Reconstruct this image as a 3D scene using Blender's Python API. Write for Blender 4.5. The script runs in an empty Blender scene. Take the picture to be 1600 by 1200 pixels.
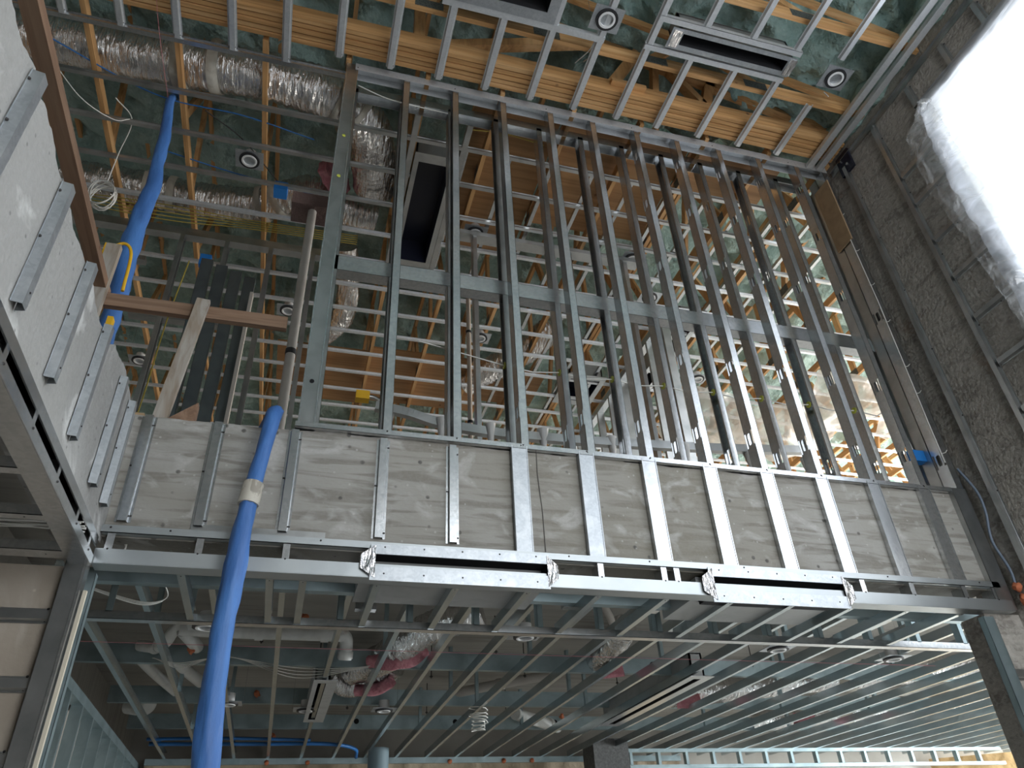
import bpy, bmesh, math, random
from mathutils import Vector, Matrix, noise
random.seed(7)
S = bpy.context.scene
C = S.collection
# ------------------------------------------------------------------ camera
F = 1162.0
def _dir(v): return Vector((v[0]-800, 600-v[1], -F)).normalized()
CZ = _dir((705, -1080)); CX = _dir((5283, 1150)); CX = (CX-CZ*CX.dot(CZ)).normalized(); CY = CZ.cross(CX)
CO = Vector((0, 0, 1.5))
R3 = Matrix((CX, CY, CZ))            # camera coordinates -> world
cd = bpy.data.cameras.new('camera'); cam = bpy.data.objects.new('camera', cd); C.objects.link(cam)
cam.matrix_world = Matrix.Translation(CO) @ R3.to_4x4()
cd.sensor_fit = 'HORIZONTAL'; cd.sensor_width = 36; cd.lens = 36*F/1600; cd.clip_start = .05; cd.clip_end = 200
S.camera = cam
def at(px, py, ax, v):
    """the point of the place seen at a spot of the photo, on the plane x, y or z (ax) = v"""
    r = R3 @ Vector((px-800, 600-py, -F)); return CO + r*((v-CO[ax])/r[ax])
# ------------------------------------------------------------------ light and exposure
W = bpy.data.worlds.new('daylight'); S.world = W; W.use_nodes = True
nt = W.node_tree; bg = nt.nodes['Background']
tc = nt.nodes.new('ShaderNodeTexCoord'); sx = nt.nodes.new('ShaderNodeSeparateXYZ'); cr = nt.nodes.new('ShaderNodeValToRGB')
nt.links.new(tc.outputs['Generated'], sx.inputs[0]); nt.links.new(sx.outputs[2], cr.inputs[0]); nt.links.new(cr.outputs[0], bg.inputs[0])
cr.color_ramp.elements[0].position = 0.0; cr.color_ramp.elements[0].color = (.50, .50, .48, 1)
cr.color_ramp.elements[1].position = .05; cr.color_ramp.elements[1].color = (.88, .94, 1.0, 1)
bg.inputs[1].default_value = 2.4
def area(name, loc, rot, sx_, sy_, e, col):
    l = bpy.data.lights.new(name, 'AREA'); l.shape = 'RECTANGLE'; l.size = sx_; l.size_y = sy_; l.energy = e; l.color = col
    o = bpy.data.objects.new(name, l); C.objects.link(o); o.location = loc; o.rotation_euler = rot; return o
# daylight falling in through the glazed front behind the camera and through the open far sides of both storeys
area('daylight_front_glazing', (2.9, -3.75, 3.3), (math.radians(90), 0, 0), 2.9, 5.8, 190, (.93, .97, 1))
area('daylight_right_window', (5.6, .2, 5.0), (0, math.radians(90), 0), 3.6, 5.2, 220, (.95, .98, 1))
area('daylight_upper_right_windows', (12.6, 8.5, 5.4), (0, math.radians(90), 0), 3.2, 9, 1300, (1, .96, .90))
area('daylight_lower_right_windows', (12.6, 7.0, 1.5), (0, math.radians(90), 0), 2.8, 8, 1250, (.9, .97, 1))
vs = S.view_settings; vs.view_transform = 'Standard'; vs.look = 'None'; vs.gamma = 1; vs.use_curve_mapping = False
vs.exposure = -0.08
try:
    S.cycles.use_denoising = True
    S.cycles.max_bounces = 6; S.cycles.diffuse_bounces = 4; S.cycles.glossy_bounces = 3; S.cycles.transmission_bounces = 4
    S.cycles.transparent_max_bounces = 6; S.cycles.sample_clamp_indirect = 4; S.cycles.caustics_reflective = False; S.cycles.caustics_refractive = False
except Exception: pass
# ------------------------------------------------------------------ materials
def mat(name, col, rough=.7, metal=0.0, layers=(), bump=None, coat=0.0, trans=0):
    """layers: (kind, scale xyz, ramp lo, hi, colour, strength) laid over the base colour in object space"""
    m = bpy.data.materials.new(name); m.use_nodes = True; n = m.node_tree.nodes; l = m.node_tree.links
    b = n['Principled BSDF']; b.inputs['Roughness'].default_value = rough; b.inputs['Metallic'].default_value = metal
    b.inputs['Base Color'].default_value = (*col, 1)
    if coat: b.inputs['Coat Weight'].default_value = coat
    tc = n.new('ShaderNodeTexCoord'); geo = n.new('ShaderNodeNewGeometry'); cur = None
    def tex(kind, sc, det=5, dist=0):
        mp = n.new('ShaderNodeMapping'); mp.inputs['Scale'].default_value = sc; l.new(geo.outputs['Position'], mp.inputs[0])
        if kind == 'noise':
            t = n.new('ShaderNodeTexNoise'); t.inputs['Scale'].default_value = 1; t.inputs['Detail'].default_value = det; t.inputs['Distortion'].default_value = dist
            l.new(mp.outputs[0], t.inputs['Vector']); return t.outputs['Fac']
        if kind == 'voro':
            t = n.new('ShaderNodeTexVoronoi'); t.inputs['Scale'].default_value = 1; l.new(mp.outputs[0], t.inputs['Vector']); return t.outputs['Distance']
        if kind == 'cell':
            t = n.new('ShaderNodeTexVoronoi'); t.inputs['Scale'].default_value = 1; l.new(mp.outputs[0], t.inputs['Vector'])
            s = n.new('ShaderNodeSeparateColor'); l.new(t.outputs['Color'], s.inputs[0]); return s.outputs[0]
        if kind == 'wave':
            t = n.new('ShaderNodeTexWave'); t.inputs['Scale'].default_value = 1; t.inputs['Distortion'].default_value = dist or 2; t.inputs['Detail'].default_value = 2
            l.new(mp.outputs[0], t.inputs['Vector']); return t.outputs['Fac']
    for kind, sc, lo, hi, c2, st in layers:
        o = tex(kind, sc, 6, .6 if kind == 'noise' else 3)
        r = n.new('ShaderNodeMapRange'); r.inputs[1].default_value = lo; r.inputs[2].default_value = hi; r.inputs[4].default_value = st; r.clamp = True
        l.new(o, r.inputs[0]); mx = n.new('ShaderNodeMix'); mx.data_type = 'RGBA'; l.new(r.outputs[0], mx.inputs[0])
        if cur is None: mx.inputs[6].default_value = (*col, 1)
        else: l.new(cur, mx.inputs[6])
        mx.inputs[7].default_value = (*c2, 1); cur = mx.outputs[2]
    if cur is not None: l.new(cur, b.inputs['Base Color'])
    if bump:
        kind, sc, st, dist = bump
        o = tex(kind, sc, 4); bp = n.new('ShaderNodeBump'); bp.inputs['Strength'].default_value = st; bp.inputs['Distance'].default_value = dist
        l.new(o, bp.inputs['Height']); l.new(bp.outputs[0], b.inputs['Normal'])
    return m
steel = mat('galvanised_steel', (.68, .69, .70), .27, .95, [('cell', (60, 60, 60), .2, 1, (.50, .53, .55), .6), ('noise', (3, 3, 3), .45, .7, (.42, .45, .47), .5)], ('noise', (9, 9, 9), .12, .01))
steel_dull = mat('weathered_steel', (.55, .56, .56), .32, .95, [('noise', (5, 5, 5), .4, .7, (.34, .36, .36), .7)], ('noise', (12, 12, 12), .15, .01))
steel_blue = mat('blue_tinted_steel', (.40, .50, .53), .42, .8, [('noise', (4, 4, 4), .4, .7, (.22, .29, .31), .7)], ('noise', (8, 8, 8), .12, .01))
rail_m = mat('rail_steel', (.50, .53, .54), .42, .95, [('noise', (4, 4, 4), .4, .7, (.40, .43, .45), .6)], ('noise', (9, 9, 9), .12, .01))
chan_m = mat('bright_channel_steel', (.74, .76, .78), .4, .6, [('cell', (60, 60, 60), .2, 1, (.62, .65, .67), .6), ('noise', (3, 3, 3), .45, .7, (.56, .58, .60), .5)])
joist_m = mat('joist_steel', (.56, .62, .64), .27, .95, [('noise', (4, 4, 4), .4, .7, (.42, .47, .49), .6)])
steel_dark = mat('dark_grey_steel', (.16, .18, .18), .45, .85, [('noise', (5, 5, 5), .4, .7, (.10, .115, .12), .7)])  # much darker variant of the dull steel, for the jamb cluster
steel_zinc = mat('spangled_zinc', (.54, .57, .60), .42, .85, [('cell', (90, 90, 90), .1, 1, (.46, .49, .52), .9), ('noise', (12, 12, 12), .5, .65, (.68, .70, .72), .5)], ('noise', (20, 20, 20), .2, .005))
screw_m = mat('dark_screw', (.05, .045, .045), .5, .5)
conc = mat('formed_concrete', (.35, .335, .30), .88, 0, [('noise', (.9, .9, 1.6), .42, .62, (.43, .42, .395), .8), ('noise', (2.2, 2.2, 22), .48, .60, (.215, .20, .17), .75), ('noise', (.6, .6, .9), .52, .66, (.27, .25, .20), .6),
        ('noise', (5, 5, 7), .56, .68, (.54, .53, .51), .8), ('voro', (8, 8, 8), .12, .07, (.09, .085, .08), .9), ('voro', (17, 17, 17), .13, .08, (.60, .59, .57), .5), ('noise', (60, 60, 60), .4, .7, (.36, .34, .31), .35)], ('noise', (24, 24, 60), .35, .01))
conc_l = mat('pale_concrete', (.40, .395, .38), .9, 0, [('noise', (1.2, 1.2, 1.2), .4, .6, (.35, .345, .325), .8), ('noise', (5, 3, 4), .56, .64, (.70, .70, .68), .85),
        ('voro', (14, 14, 14), .12, .06, (.20, .20, .19), .8), ('noise', (50, 50, 50), .4, .7, (.47, .46, .45), .4)], ('noise', (30, 30, 30), .5, .015))
conc_r = mat('brown_stained_concrete', (.40, .37, .33), .92, 0, [('noise', (1, 1, .8), .4, .65, (.50, .47, .43), .8), ('noise', (3, 3, 9), .52, .68, (.20, .18, .16), .7),
        ('noise', (2, 2.4, 2), .62, .75, (.34, .24, .18), .6), ('noise', (30, 30, 40), .48, .62, (.56, .53, .49), .6), ('noise', (14, 14, 30), .55, .65, (.26, .235, .21), .6)], ('noise', (35, 35, 35), .7, .02))
deck_m = mat('board_marked_deck', (.38, .36, .325), .9, 0, [('noise', (1, 14, 1), .45, .65, (.25, .23, .20), .7), ('noise', (.7, .7, .7), .4, .65, (.46, .44, .40), .7)], ('noise', (4, 40, 4), .3, .01))
floor_m = mat('dusty_slab', (.46, .45, .43), .85, 0, [('noise', (1, 1, 1), .4, .6, (.55, .54, .51), .7)])
def pine(nm, sc, base=(.64, .36, .15), d1=(.40, .20, .07), d2=(.78, .52, .27)):
    return mat(nm, base, .62, 0, [('noise', sc, .42, .62, d1, .7), ('noise', tuple(s*.4 for s in sc), .5, .7, d2, .6), ('voro', (3.1, 3.1, 3.1), .07, .03, (.16, .07, .03), .9)], ('noise', sc, .15, .004))
pine_x = pine('new_pine_along', (1.2, 34, 34)); pine_y = pine('new_pine_across', (34, 1.2, 34)); pine_z = pine('new_pine_upright', (20, 20, 3))
old_x = pine('old_lumber_along', (2, 34, 34), (.30, .19, .125), (.19, .11, .07), (.40, .29, .21))
old_y = pine('old_lumber_across', (34, 2, 34), (.30, .18, .115), (.19, .11, .07), (.38, .26, .18))
old_z = mat('cement_stained_lumber', (.34, .28, .22), .85, 0, [('noise', (12, 12, 3), .42, .6, (.45, .42, .38), .9), ('noise', (30, 30, 5), .5, .7, (.22, .16, .11), .5)], ('noise', (20, 20, 6), .3, .006))
ply_m = pine('plywood', (1, 22, 22), (.42, .23, .10), (.29, .15, .06), (.52, .31, .15))
osb_m = mat('tan_board', (.42, .29, .17), .8, 0, [('noise', (14, 14, 14), .45, .65, (.33, .22, .13), .6)])
foam_m = mat('spray_foam', (.41, .57, .54), .75, 0, [('noise', (1.1, 1.1, 1.1), .4, .6, (.28, .43, .41), .8), ('noise', (6, 6, 6), .5, .68, (.52, .68, .64), .7), ('noise', (.5, .5, .5), .5, .66, (.36, .50, .43), .6)], ('noise', (5, 5, 5), 1.0, .14))
foil_m = mat('foil_jacket', (.84, .82, .81), .2, .95, [('noise', (5, 5, 5), .5, .7, (.42, .40, .40), .6)], ('noise', (38, 8, 8), 1.0, .04))
foil_p = mat('foil_faced_board', (.46, .47, .47), .5, .55, [('noise', (6, 6, 6), .45, .7, (.36, .37, .37), .7)], ('noise', (9, 9, 9), .3, .01))
mastic_m = mat('cream_mastic', (.66, .62, .54), .8, 0, [('noise', (14, 14, 14), .4, .7, (.50, .46, .38), .7)], ('noise', (30, 30, 30), .5, .01))
pink_m = mat('pink_insulation', (.62, .24, .29), .95, 0, [('noise', (18, 18, 18), .4, .7, (.75, .38, .42), .8)], ('noise', (40, 40, 40), .8, .02))
pvc_m = mat('white_pvc', (.82, .83, .81), .4, 0, [('noise', (4, 4, 4), .5, .7, (.55, .55, .52), .6)])
pvc_d = mat('dusty_pvc', (.52, .49, .45), .6, 0, [('noise', (4, 4, 4), .5, .7, (.42, .38, .34), .6)])
orange_m = mat('fire_caulk_orange', (.60, .19, .09), .75, 0, (), ('noise', (40, 40, 40), .6, .01))
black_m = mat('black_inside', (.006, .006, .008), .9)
blk_rub = mat('black_rubber', (.02, .02, .022), .5)
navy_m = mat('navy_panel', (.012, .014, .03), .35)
paper_m = mat('kraft_paper', (.42, .335, .235), .8, 0, [('noise', (1.5, 1.5, 1.5), .45, .6, (.50, .41, .30), .7), ('noise', (9, 9, 9), .55, .7, (.34, .26, .18), .5)], ('noise', (5, 5, 5), .9, .05))
blue_m = mat('blue_hose_fabric', (.06, .17, .45), .5, 0, [('noise', (9, 9, 3), .45, .65, (.09, .25, .60), .7), ('wave', (160, 160, 160), .3, .8, (.04, .15, .52), .3)], ('noise', (30, 30, 10), .5, .01))
bluebox_m = mat('blue_plastic', (.02, .20, .60), .45)
pex_m = mat('blue_tubing', (.03, .17, .48), .4)
white_m = mat('white_enamel', (.78, .78, .78), .4)
cable_m = mat('white_cable', (.74, .73, .69), .5)
yel_m = mat('yellow_cable', (.48, .38, .07), .5)
yellow_m = mat('yellow_paint', (.80, .46, .02), .5)
grom_m = mat('yellow_green_plastic', (.62, .66, .10), .4)
red_m = mat('red_plastic', (.6, .05, .04), .5)
tape_m = mat('dirty_tape', (.62, .58, .50), .6, 0, [('noise', (30, 30, 14), .5, .6, (.24, .21, .17), .7)])
window_trim_m = mat('cream_reveal', (.80, .76, .58), .7)
lens_m = mat('milky_lens', (.60, .56, .62), .3)
string_m = mat('pink_string', (.62, .22, .25), .7)
black_pl = mat('truss_plate', (.17, .18, .17), .55, .7, [('voro', (70, 70, 70), .5, .2, (.07, .07, .07), .9)])
def film(name, tr, col, rough=.25, op=.5):
    m = bpy.data.materials.new(name); m.use_nodes = True; n = m.node_tree.nodes; l = m.node_tree.links
    out = n['Material Output']; n.remove(n['Principled BSDF'])
    t = n.new('ShaderNodeBsdfTransparent'); t.inputs[0].default_value = (.97, .98, 1, 1)
    tl = n.new('ShaderNodeBsdfTranslucent'); tl.inputs[0].default_value = (*col, 1)
    df = n.new('ShaderNodeBsdfDiffuse'); df.inputs[0].default_value = (*col, 1)
    g = n.new('ShaderNodeBsdfGlossy'); g.inputs['Roughness'].default_value = rough
    m1 = n.new('ShaderNodeMixShader'); m1.inputs[0].default_value = .15; l.new(tl.outputs[0], m1.inputs[1]); l.new(df.outputs[0], m1.inputs[2])
    m2 = n.new('ShaderNodeMixShader'); l.new(t.outputs[0], m2.inputs[1]); l.new(m1.outputs[0], m2.inputs[2])
    geo = n.new('ShaderNodeNewGeometry'); mp = n.new('ShaderNodeMapping'); mp.inputs['Scale'].default_value = (3, 2, 6); l.new(geo.outputs['Position'], mp.inputs[0])
    tx = n.new('ShaderNodeTexNoise'); tx.inputs['Scale'].default_value = 1.2; tx.inputs['Distortion'].default_value = 1.5; l.new(mp.outputs[0], tx.inputs['Vector'])
    r = n.new('ShaderNodeMapRange'); r.inputs[1].default_value = .35; r.inputs[2].default_value = .7; r.inputs[3].default_value = op-.18; r.inputs[4].default_value = op+.2; l.new(tx.outputs['Fac'], r.inputs[0]); l.new(r.outputs[0], m2.inputs[0])
    m3 = n.new('ShaderNodeMixShader'); m3.inputs[0].default_value = .12; l.new(m2.outputs[0], m3.inputs[1]); l.new(g.outputs[0], m3.inputs[2])
    bp = n.new('ShaderNodeBump'); bp.inputs['Strength'].default_value = .5; bp.inputs['Distance'].default_value = .03; l.new(tx.outputs['Fac'], bp.inputs['Height'])
    for q in (tl, df, g): l.new(bp.outputs[0], q.inputs['Normal'])
    l.new(m3.outputs[0], out.inputs[0]); return m
film_m = film('window_film', .5, (.70, .74, .82), .25, .82)
film_loose = film('loose_film', .6, (.80, .80, .78), .2, .24)
film_ceil = film('dust_sheet', .6, (.86, .80, .72), .3, .6)
# ------------------------------------------------------------------ mesh helpers
class MB:
    def __init__(s): s.v = []; s.f = []; s.m = []; s.mi = 0; s.sm = []; s.smooth = False
    def add(s, vs, fs):
        k = len(s.v); s.v += [Vector(p) for p in vs]
        for f in fs: s.f.append([k+i for i in f]); s.m.append(s.mi); s.sm.append(s.smooth)
        return s
    def box(s, a, b):
        x0, x1 = sorted((a[0], b[0])); y0, y1 = sorted((a[1], b[1])); z0, z1 = sorted((a[2], b[2]))
        return s.add([(x0, y0, z0), (x1, y0, z0), (x1, y1, z0), (x0, y1, z0), (x0, y0, z1), (x1, y0, z1), (x1, y1, z1), (x0, y1, z1)],
                     [(0, 3, 2, 1), (4, 5, 6, 7), (0, 1, 5, 4), (1, 2, 6, 5), (2, 3, 7, 6), (3, 0, 4, 7)])
    def ext(s, p0, p1, prof, u, v=None):
        """a closed 2D outline (u, v) swept from p0 to p1"""
        p0 = Vector(p0); p1 = Vector(p1); d = (p1-p0).normalized(); u = Vector(u); u = (u-d*u.dot(d)).normalized()
        v = d.cross(u) if v is None else Vector(v); v = (v-d*v.dot(d)).normalized()
        n = len(prof); vs = [p+u*a+v*b for p in (p0, p1) for a, b in prof]
        fs = [(i, (i+1) % n, n+(i+1) % n, n+i) for i in range(n)]
        return s.add(vs, fs+[tuple(range(n-1, -1, -1)), tuple(range(n, 2*n))])
    def bar(s, p0, p1, w, h, u=(0, 0, 1)):      # w across, h along u, centred
        return s.ext(p0, p1, [(-h/2, -w/2), (h/2, -w/2), (h/2, w/2), (-h/2, w/2)], u)
    def tube(s, pts, r, seg=10, caps=True, smooth=True, wob=0):
        pts = [Vector(p) for p in pts]; n = len(pts); s.smooth = smooth
        rr = r if hasattr(r, '__len__') else [r]*n
        t0 = (pts[1]-pts[0]).normalized(); a = Vector((0, 0, 1)) if abs(t0.z) < .9 else Vector((1, 0, 0)); u = (a-t0*a.dot(t0)).normalized()
        vs = []
        for i, p in enumerate(pts):
            t = (pts[min(i+1, n-1)]-pts[max(i-1, 0)]).normalized(); u = (u-t*u.dot(t)).normalized(); w = t.cross(u)
            for k in range(seg):
                q = 2*math.pi*k/seg; R = rr[i]
                if wob: R *= 1+wob*noise.noise(Vector((p.x*7+3*math.cos(q), p.y*7+3*math.sin(q), p.z*7)))
                vs.append(p+(u*math.cos(q)+w*math.sin(q))*R)
        fs = [(i*seg+k, i*seg+(k+1) % seg, (i+1)*seg+(k+1) % seg, (i+1)*seg+k) for i in range(n-1) for k in range(seg)]
        s.add(vs, fs); s.smooth = False
        if caps: s.add([vs[k] for k in range(seg)], [tuple(range(seg-1, -1, -1))]); s.add([vs[(n-1)*seg+k] for k in range(seg)], [tuple(range(seg))])
        return s
    def ring(s, c, r0, r1, z0, z1, seg=28):      # flat annular body around the z axis
        vs = []
        for r, z in ((r0, z0), (r1, z0), (r1, z1), (r0, z1)):
            for k in range(seg): q = 2*math.pi*k/seg; vs.append((c[0]+r*math.cos(q), c[1]+r*math.sin(q), z))
        fs = [(j*seg+k, j*seg+(k+1) % seg, ((j+1) % 4)*seg+(k+1) % seg, ((j+1) % 4)*seg+k) for j in range(4) for k in range(seg)]
        s.smooth = False; return s.add(vs, fs)
    def build(s, name, m, parent=None, label=None, cat=None, group=None, kind=None, fix=True):
        xs = [p.x for p in s.v]; ys = [p.y for p in s.v]; zs = [p.z for p in s.v]
        org = Vector(((min(xs)+max(xs))/2, (min(ys)+max(ys))/2, min(zs)))
        me = bpy.data.meshes.new(name); me.from_pydata([p-org for p in s.v], [], s.f)
        for q in (m if isinstance(m, (list, tuple)) else [m]): me.materials.append(q)
        me.polygons.foreach_set('material_index', s.m); me.polygons.foreach_set('use_smooth', s.sm)
        if fix:
            b = bmesh.new(); b.from_mesh(me); bmesh.ops.recalc_face_normals(b, faces=b.faces); b.to_mesh(me); b.free()
        me.update(); o = bpy.data.objects.new(name, me); C.objects.link(o)
        if parent is not None: o.parent = parent; o.location = org-wloc(parent)
        else: o.location = org
        return tag(o, label, cat, group, kind)
def wloc(o):
    l = Vector(o.location)
    while o.parent: o = o.parent; l += Vector(o.location)
    return l
def tag(o, label=None, cat=None, group=None, kind=None):
    if label: o['label'] = label
    if cat: o['category'] = cat
    if group: o['group'] = group
    if kind: o['kind'] = kind
    return o
def empty(name, loc, label, cat, group=None):
    o = bpy.data.objects.new(name, None); o.empty_display_size = .05; C.objects.link(o); o.location = loc; return tag(o, label, cat, group)
def dup(o, delta=None, label=None, parent=None):
    c = o.copy(); C.objects.link(c)
    if parent is not None: c.parent = parent
    else:
        if delta is not None: c.location = Vector(o.location)+Vector(delta)
        if label: c['label'] = label
    for ch in [q for q in o.children]: dup(ch, parent=c)
    return c
def struct(name, mb, m): return mb.build(name, m, kind='structure')
ORD = ['first', 'second', 'third', 'fourth', 'fifth', 'sixth', 'seventh', 'eighth', 'ninth', 'tenth', 'eleventh', 'twelfth', 'thirteenth', 'fourteenth', 'fifteenth', 'sixteenth',
       'seventeenth', 'eighteenth', 'nineteenth', 'twentieth']
def nth(i): return ORD[i] if i < 20 else ('twenty-'+ORD[i-20] if i < 29 else ('thirtieth' if i == 29 else 'thirty-'+ORD[i-30]))
def thick(pl, t):
    """closed outline of a bent sheet following an open polyline"""
    P = [Vector(p) for p in pl]; n = len(P); off = []
    for i in range(n):
        ns = []
        if i > 0: d = (P[i]-P[i-1]).normalized(); ns.append(Vector((-d.y, d.x)))
        if i < n-1: d = (P[i+1]-P[i]).normalized(); ns.append(Vector((-d.y, d.x)))
        if len(ns) == 2: b = (ns[0]+ns[1]); b = b/max(.3, b.length_squared/2); off.append(P[i]+b*t)
        else: off.append(P[i]+ns[0]*t)
    return [tuple(p) for p in P]+[tuple(p) for p in reversed(off)]

def cprof(w, fl, lip=.009, t=.002):    # web along u at v=0, flanges towards +v
    return thick([(lip, fl), (0, fl), (0, 0), (w, 0), (w, fl), (w-lip, fl)] if lip else [(0, fl), (0, 0), (w, 0), (w, fl)], -t)
def hatprof(w=.07, top=.035, h=.022, t=.0018):   # hat section, brim on v=0, crown at v=h
    b = (w-top)/2; s_ = .006
    return thick([(-w/2, 0), (-w/2+b-s_, 0), (-top/2, h), (top/2, h), (w/2-b+s_, 0), (w/2, 0)], t)
def screw(parent, p, n=(0, -1, 0), r=.006):
    n = Vector(n); p = Vector(p); k = ('s', tuple(n), r)
    if k not in _sc:
        mb = MB(); mb.tube([Vector((0, 0, 0)), n*.005], [r, r*.6], 8); o = mb.build('screw', screw_m, parent); _sc[k] = o.data
        o.location = p-wloc(parent); return o
    o = bpy.data.objects.new('screw', _sc[k]); C.objects.link(o); o.parent = parent; o.location = p-wloc(parent); return o
_sc = {}
def cstud(name, x, y, z0, z1, m, open_right=False, w=.092, fl=.045, holes=None, **kw):
    """vertical C stud: web in the y-z plane, front flange facing -y; knock-outs cut through the web"""
    s_ = 1 if not open_right else -1
    xw = x if s_ > 0 else x+fl; mb = MB(); t = .002
    zs = sorted(holes or []); hz, hw = .055, .018; cur = z0; yc = y+w/2
    def X(a): return xw+s_*a
    for h in zs:
        mb.box((X(0), y, cur), (X(t), y+w, h-hz)); cur = h+hz
        # ring around the slotted hole
        outer = [(y, h-hz), (y+w, h-hz), (y+w, h+hz), (y, h+hz)]
        N = 12; inn = []
        for k in range(N):
            q = 2*math.pi*(k+.5)/N-math.pi/2; c, s2 = math.cos(q), math.sin(q); inn.append((yc+hw*c, h+(.028 if s2 > 0 else -.028)+hw*s2*.9))
        def o_of(p):
            dy, dz = p[0]-yc, p[1]-h; k = max(abs(dy)/(w/2), abs(dz)/hz); return (yc+dy/k, h+dz/k)
        out = [o_of(p) for p in inn]
        for q in range(2):
            a = X(t*q); vs = [(a, *p) for p in inn]+[(a, *p) for p in out]; mb.add(vs, [(k, (k+1) % N, N+(k+1) % N, N+k) for k in range(N)])
    mb.box((X(0), y, cur), (X(t), y+w, z1))
    for yy, sg in ((y, 1), (y+w, -1)):
        mb.box((X(0), yy, z0), (X(fl), yy+sg*t, z1)); mb.box((X(fl-t), yy, z0), (X(fl), yy+sg*.01, z1))
    return mb.build(name, m, **kw)
def hat(p0, p1, n, m, **kw):
    p0 = Vector(p0); p1 = Vector(p1); n = Vector(n); u = (p1-p0).normalized().cross(n)
    mb = MB(); mb.ext(p0, p1, hatprof(), u, n); return mb
# ------------------------------------------------------------------ sizes
D = 3.63; ZC = 7.05; XR = 4.48; XL = -.90
# ================================================================== STRUCTURE
struct('floor', MB().box((-8, -6, -.2), (16, 16, 0)), floor_m)
# storey slabs seen from below, with the rough concrete edge bands
wb = MB()
for a, b in (((-6, -3.7, 0), (1.3, -3.5, 9)), ((4.4, -3.7, 0), (4.7, -3.5, 9)), ((1.3, -3.7, 6.3), (4.4, -3.5, 9)), ((1.3, -3.7, 0), (4.4, -3.5, .3))): wb.box(a, b)
struct('wall_rear_added', wb, conc_r)  # unseen wall, added so the steel reflects a dark room with one bright opening
struct('ceiling_lower_deck', MB().box((-2.6, 3.86, 3.58), (13, 13, 3.62)), deck_m)
def rough_band(name, axis, a0, a1, z0, z1, face, back, m, jag, n):
    mb = MB(); rows = []
    nz = 14
    for i in range(n+1):
        a = a0+(a1-a0)*i/n; top = z1(a)+jag*noise.noise(Vector((a*5, 1.3, 0)))*1.6+jag*.6*noise.noise(Vector((a*21, 4, 0)))
        col = []
        for j in range(nz+1):
            z = z0+(top-z0)*j/nz; w = .0035*noise.noise(Vector((a*9, z*9, 2))); r = (face+w, a, z) if axis == 'y' else (a, face+w, z); col.append(r)
        col.append((back, a, top+.01) if axis == 'y' else (a, back, top+.01)); col.append((back, a, z0) if axis == 'y' else (a, back, z0)); rows.append(col)
    k = nz+3; vs = [p for c in rows for p in c]
    mb.add(vs, [(i*k+j, i*k+(j+1) % k, (i+1)*k+(j+1) % k, (i+1)*k+j) for i in range(n) for j in range(k)]+[tuple(range(k)), tuple(n*k+j for j in range(k))])
    return struct(name, mb, m)
rough_band('wall_front_concrete_band', 'x', -.90, 4.30, 2.985, lambda a: 3.66 if a < -.0 else 3.672, D+.03, D+.24, conc, .008, 220)
rough_band('wall_left_concrete_band', 'y', -2.5, D+.04, 2.955, lambda a: 3.52+.04*max(0, (a-1.3))/1.4+(.06 if a > 3.0 else 0), XL, XL-.2, conc_l, .03, 260)
# vertical pour joint in the front band
MBj = MB()
pj = [at(838, 706, 1, D+.026), at(840, 740, 1, D+.026), at(848, 800, 1, D+.026), at(853, 862, 1, D+.026)]
MBj.tube([(p.x, D+.030, p.z) for p in pj], .0035, 5); struct('trim_1_pour_joint', MBj, mat('dark_joint_line', (.14, .13, .12), .9))  # thin dark line following the pour joint
# right wall with the window opening
YW = 2.60; ZW0, ZW1 = 3.3, 6.60
wr = MB(); wr.box((XR, YW, 0), (XR+.2, D+.30, 7.5)); wr.box((XR, -5, ZW1), (XR+.2, YW, 7.5)); wr.box((XR, -5, 0), (XR+.2, YW, ZW0)); wr.box((XR, -5, ZW0), (XR+.2, -2.2, ZW1))
struct('wall_right', wr, conc_r)
wf = MB(); wf.box((XR-.004, YW-.035, ZW0), (XR+.2, YW+.0, ZW1)); wf.box((XR-.004, -2.2, ZW1-.035), (XR+.2, YW-.035, ZW1))
struct('trim_2_window_reveal', wf, window_trim_m)
wd = MB()
for a, b in (((XR+.12, YW-.09, ZW0), (XR+.17, YW-.035, ZW1-.035)), ((XR+.12, -2.2, ZW1-.09), (XR+.17, YW-.09, ZW1-.035)), ((XR+.12, -2.2, ZW0), (XR+.17, YW-.09, ZW0+.06)),
             ((XR+.12, .9, ZW0+.06), (XR+.17, .96, ZW1-.09)), ((XR+.12, -.7, ZW0+.06), (XR+.17, -.64, ZW1-.09))): wd.box(a, b)
struct('window_1', wd, mat('bronze_frame', (.10, .09, .08), .4, .5))
struct('wall_right_return', MB().box((4.20, D+.05, 0), (XR, D+.24, 2.84)), conc_r)
struct('wall_left_lower', MB().box((-6, D+.05, 0), (-.99, D+.14, 2.84)), mat('formed_panel', (.47, .41, .34), .85, 0, [('noise', (1.3, 1.3, 1.3), .42, .6, (.36, .30, .24), .8), ('noise', (6, 6, 2), .56, .7, (.58, .53, .46), .6),
      ('voro', (8, 8, 8), .1, .05, (.74, .68, .58), .8)], ('noise', (20, 20, 20), .4, .01)))
struct('wall_left_outer', MB().box((-6.1, -5, 0), (-6, 13, 9.6)), conc_l)
struct('wall_back_lower', MB().box((-3, 11.2, 0), (13, 11.35, 3.55)), deck_m)
struct('wall_back_upper_added', MB().box((-6, 13.6, 3.62), (5.5, 13.8, 9)), conc_r)  # unseen wall, added to shut out sky light and darken the upper floor
struct('ceiling_left_bay', MB().box((-6, -4, 3.42), (-1.08, 3.66, 3.52)), deck_m)
struct('floor_upper_slab', MB().box((-6, 3.87, 3.62), (13, 14, 3.66)), floor_m)
struct('floor_upper_slab_left', MB().box((-6, -4, 3.52), (-1.12, 3.86, 3.62)), floor_m)
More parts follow.
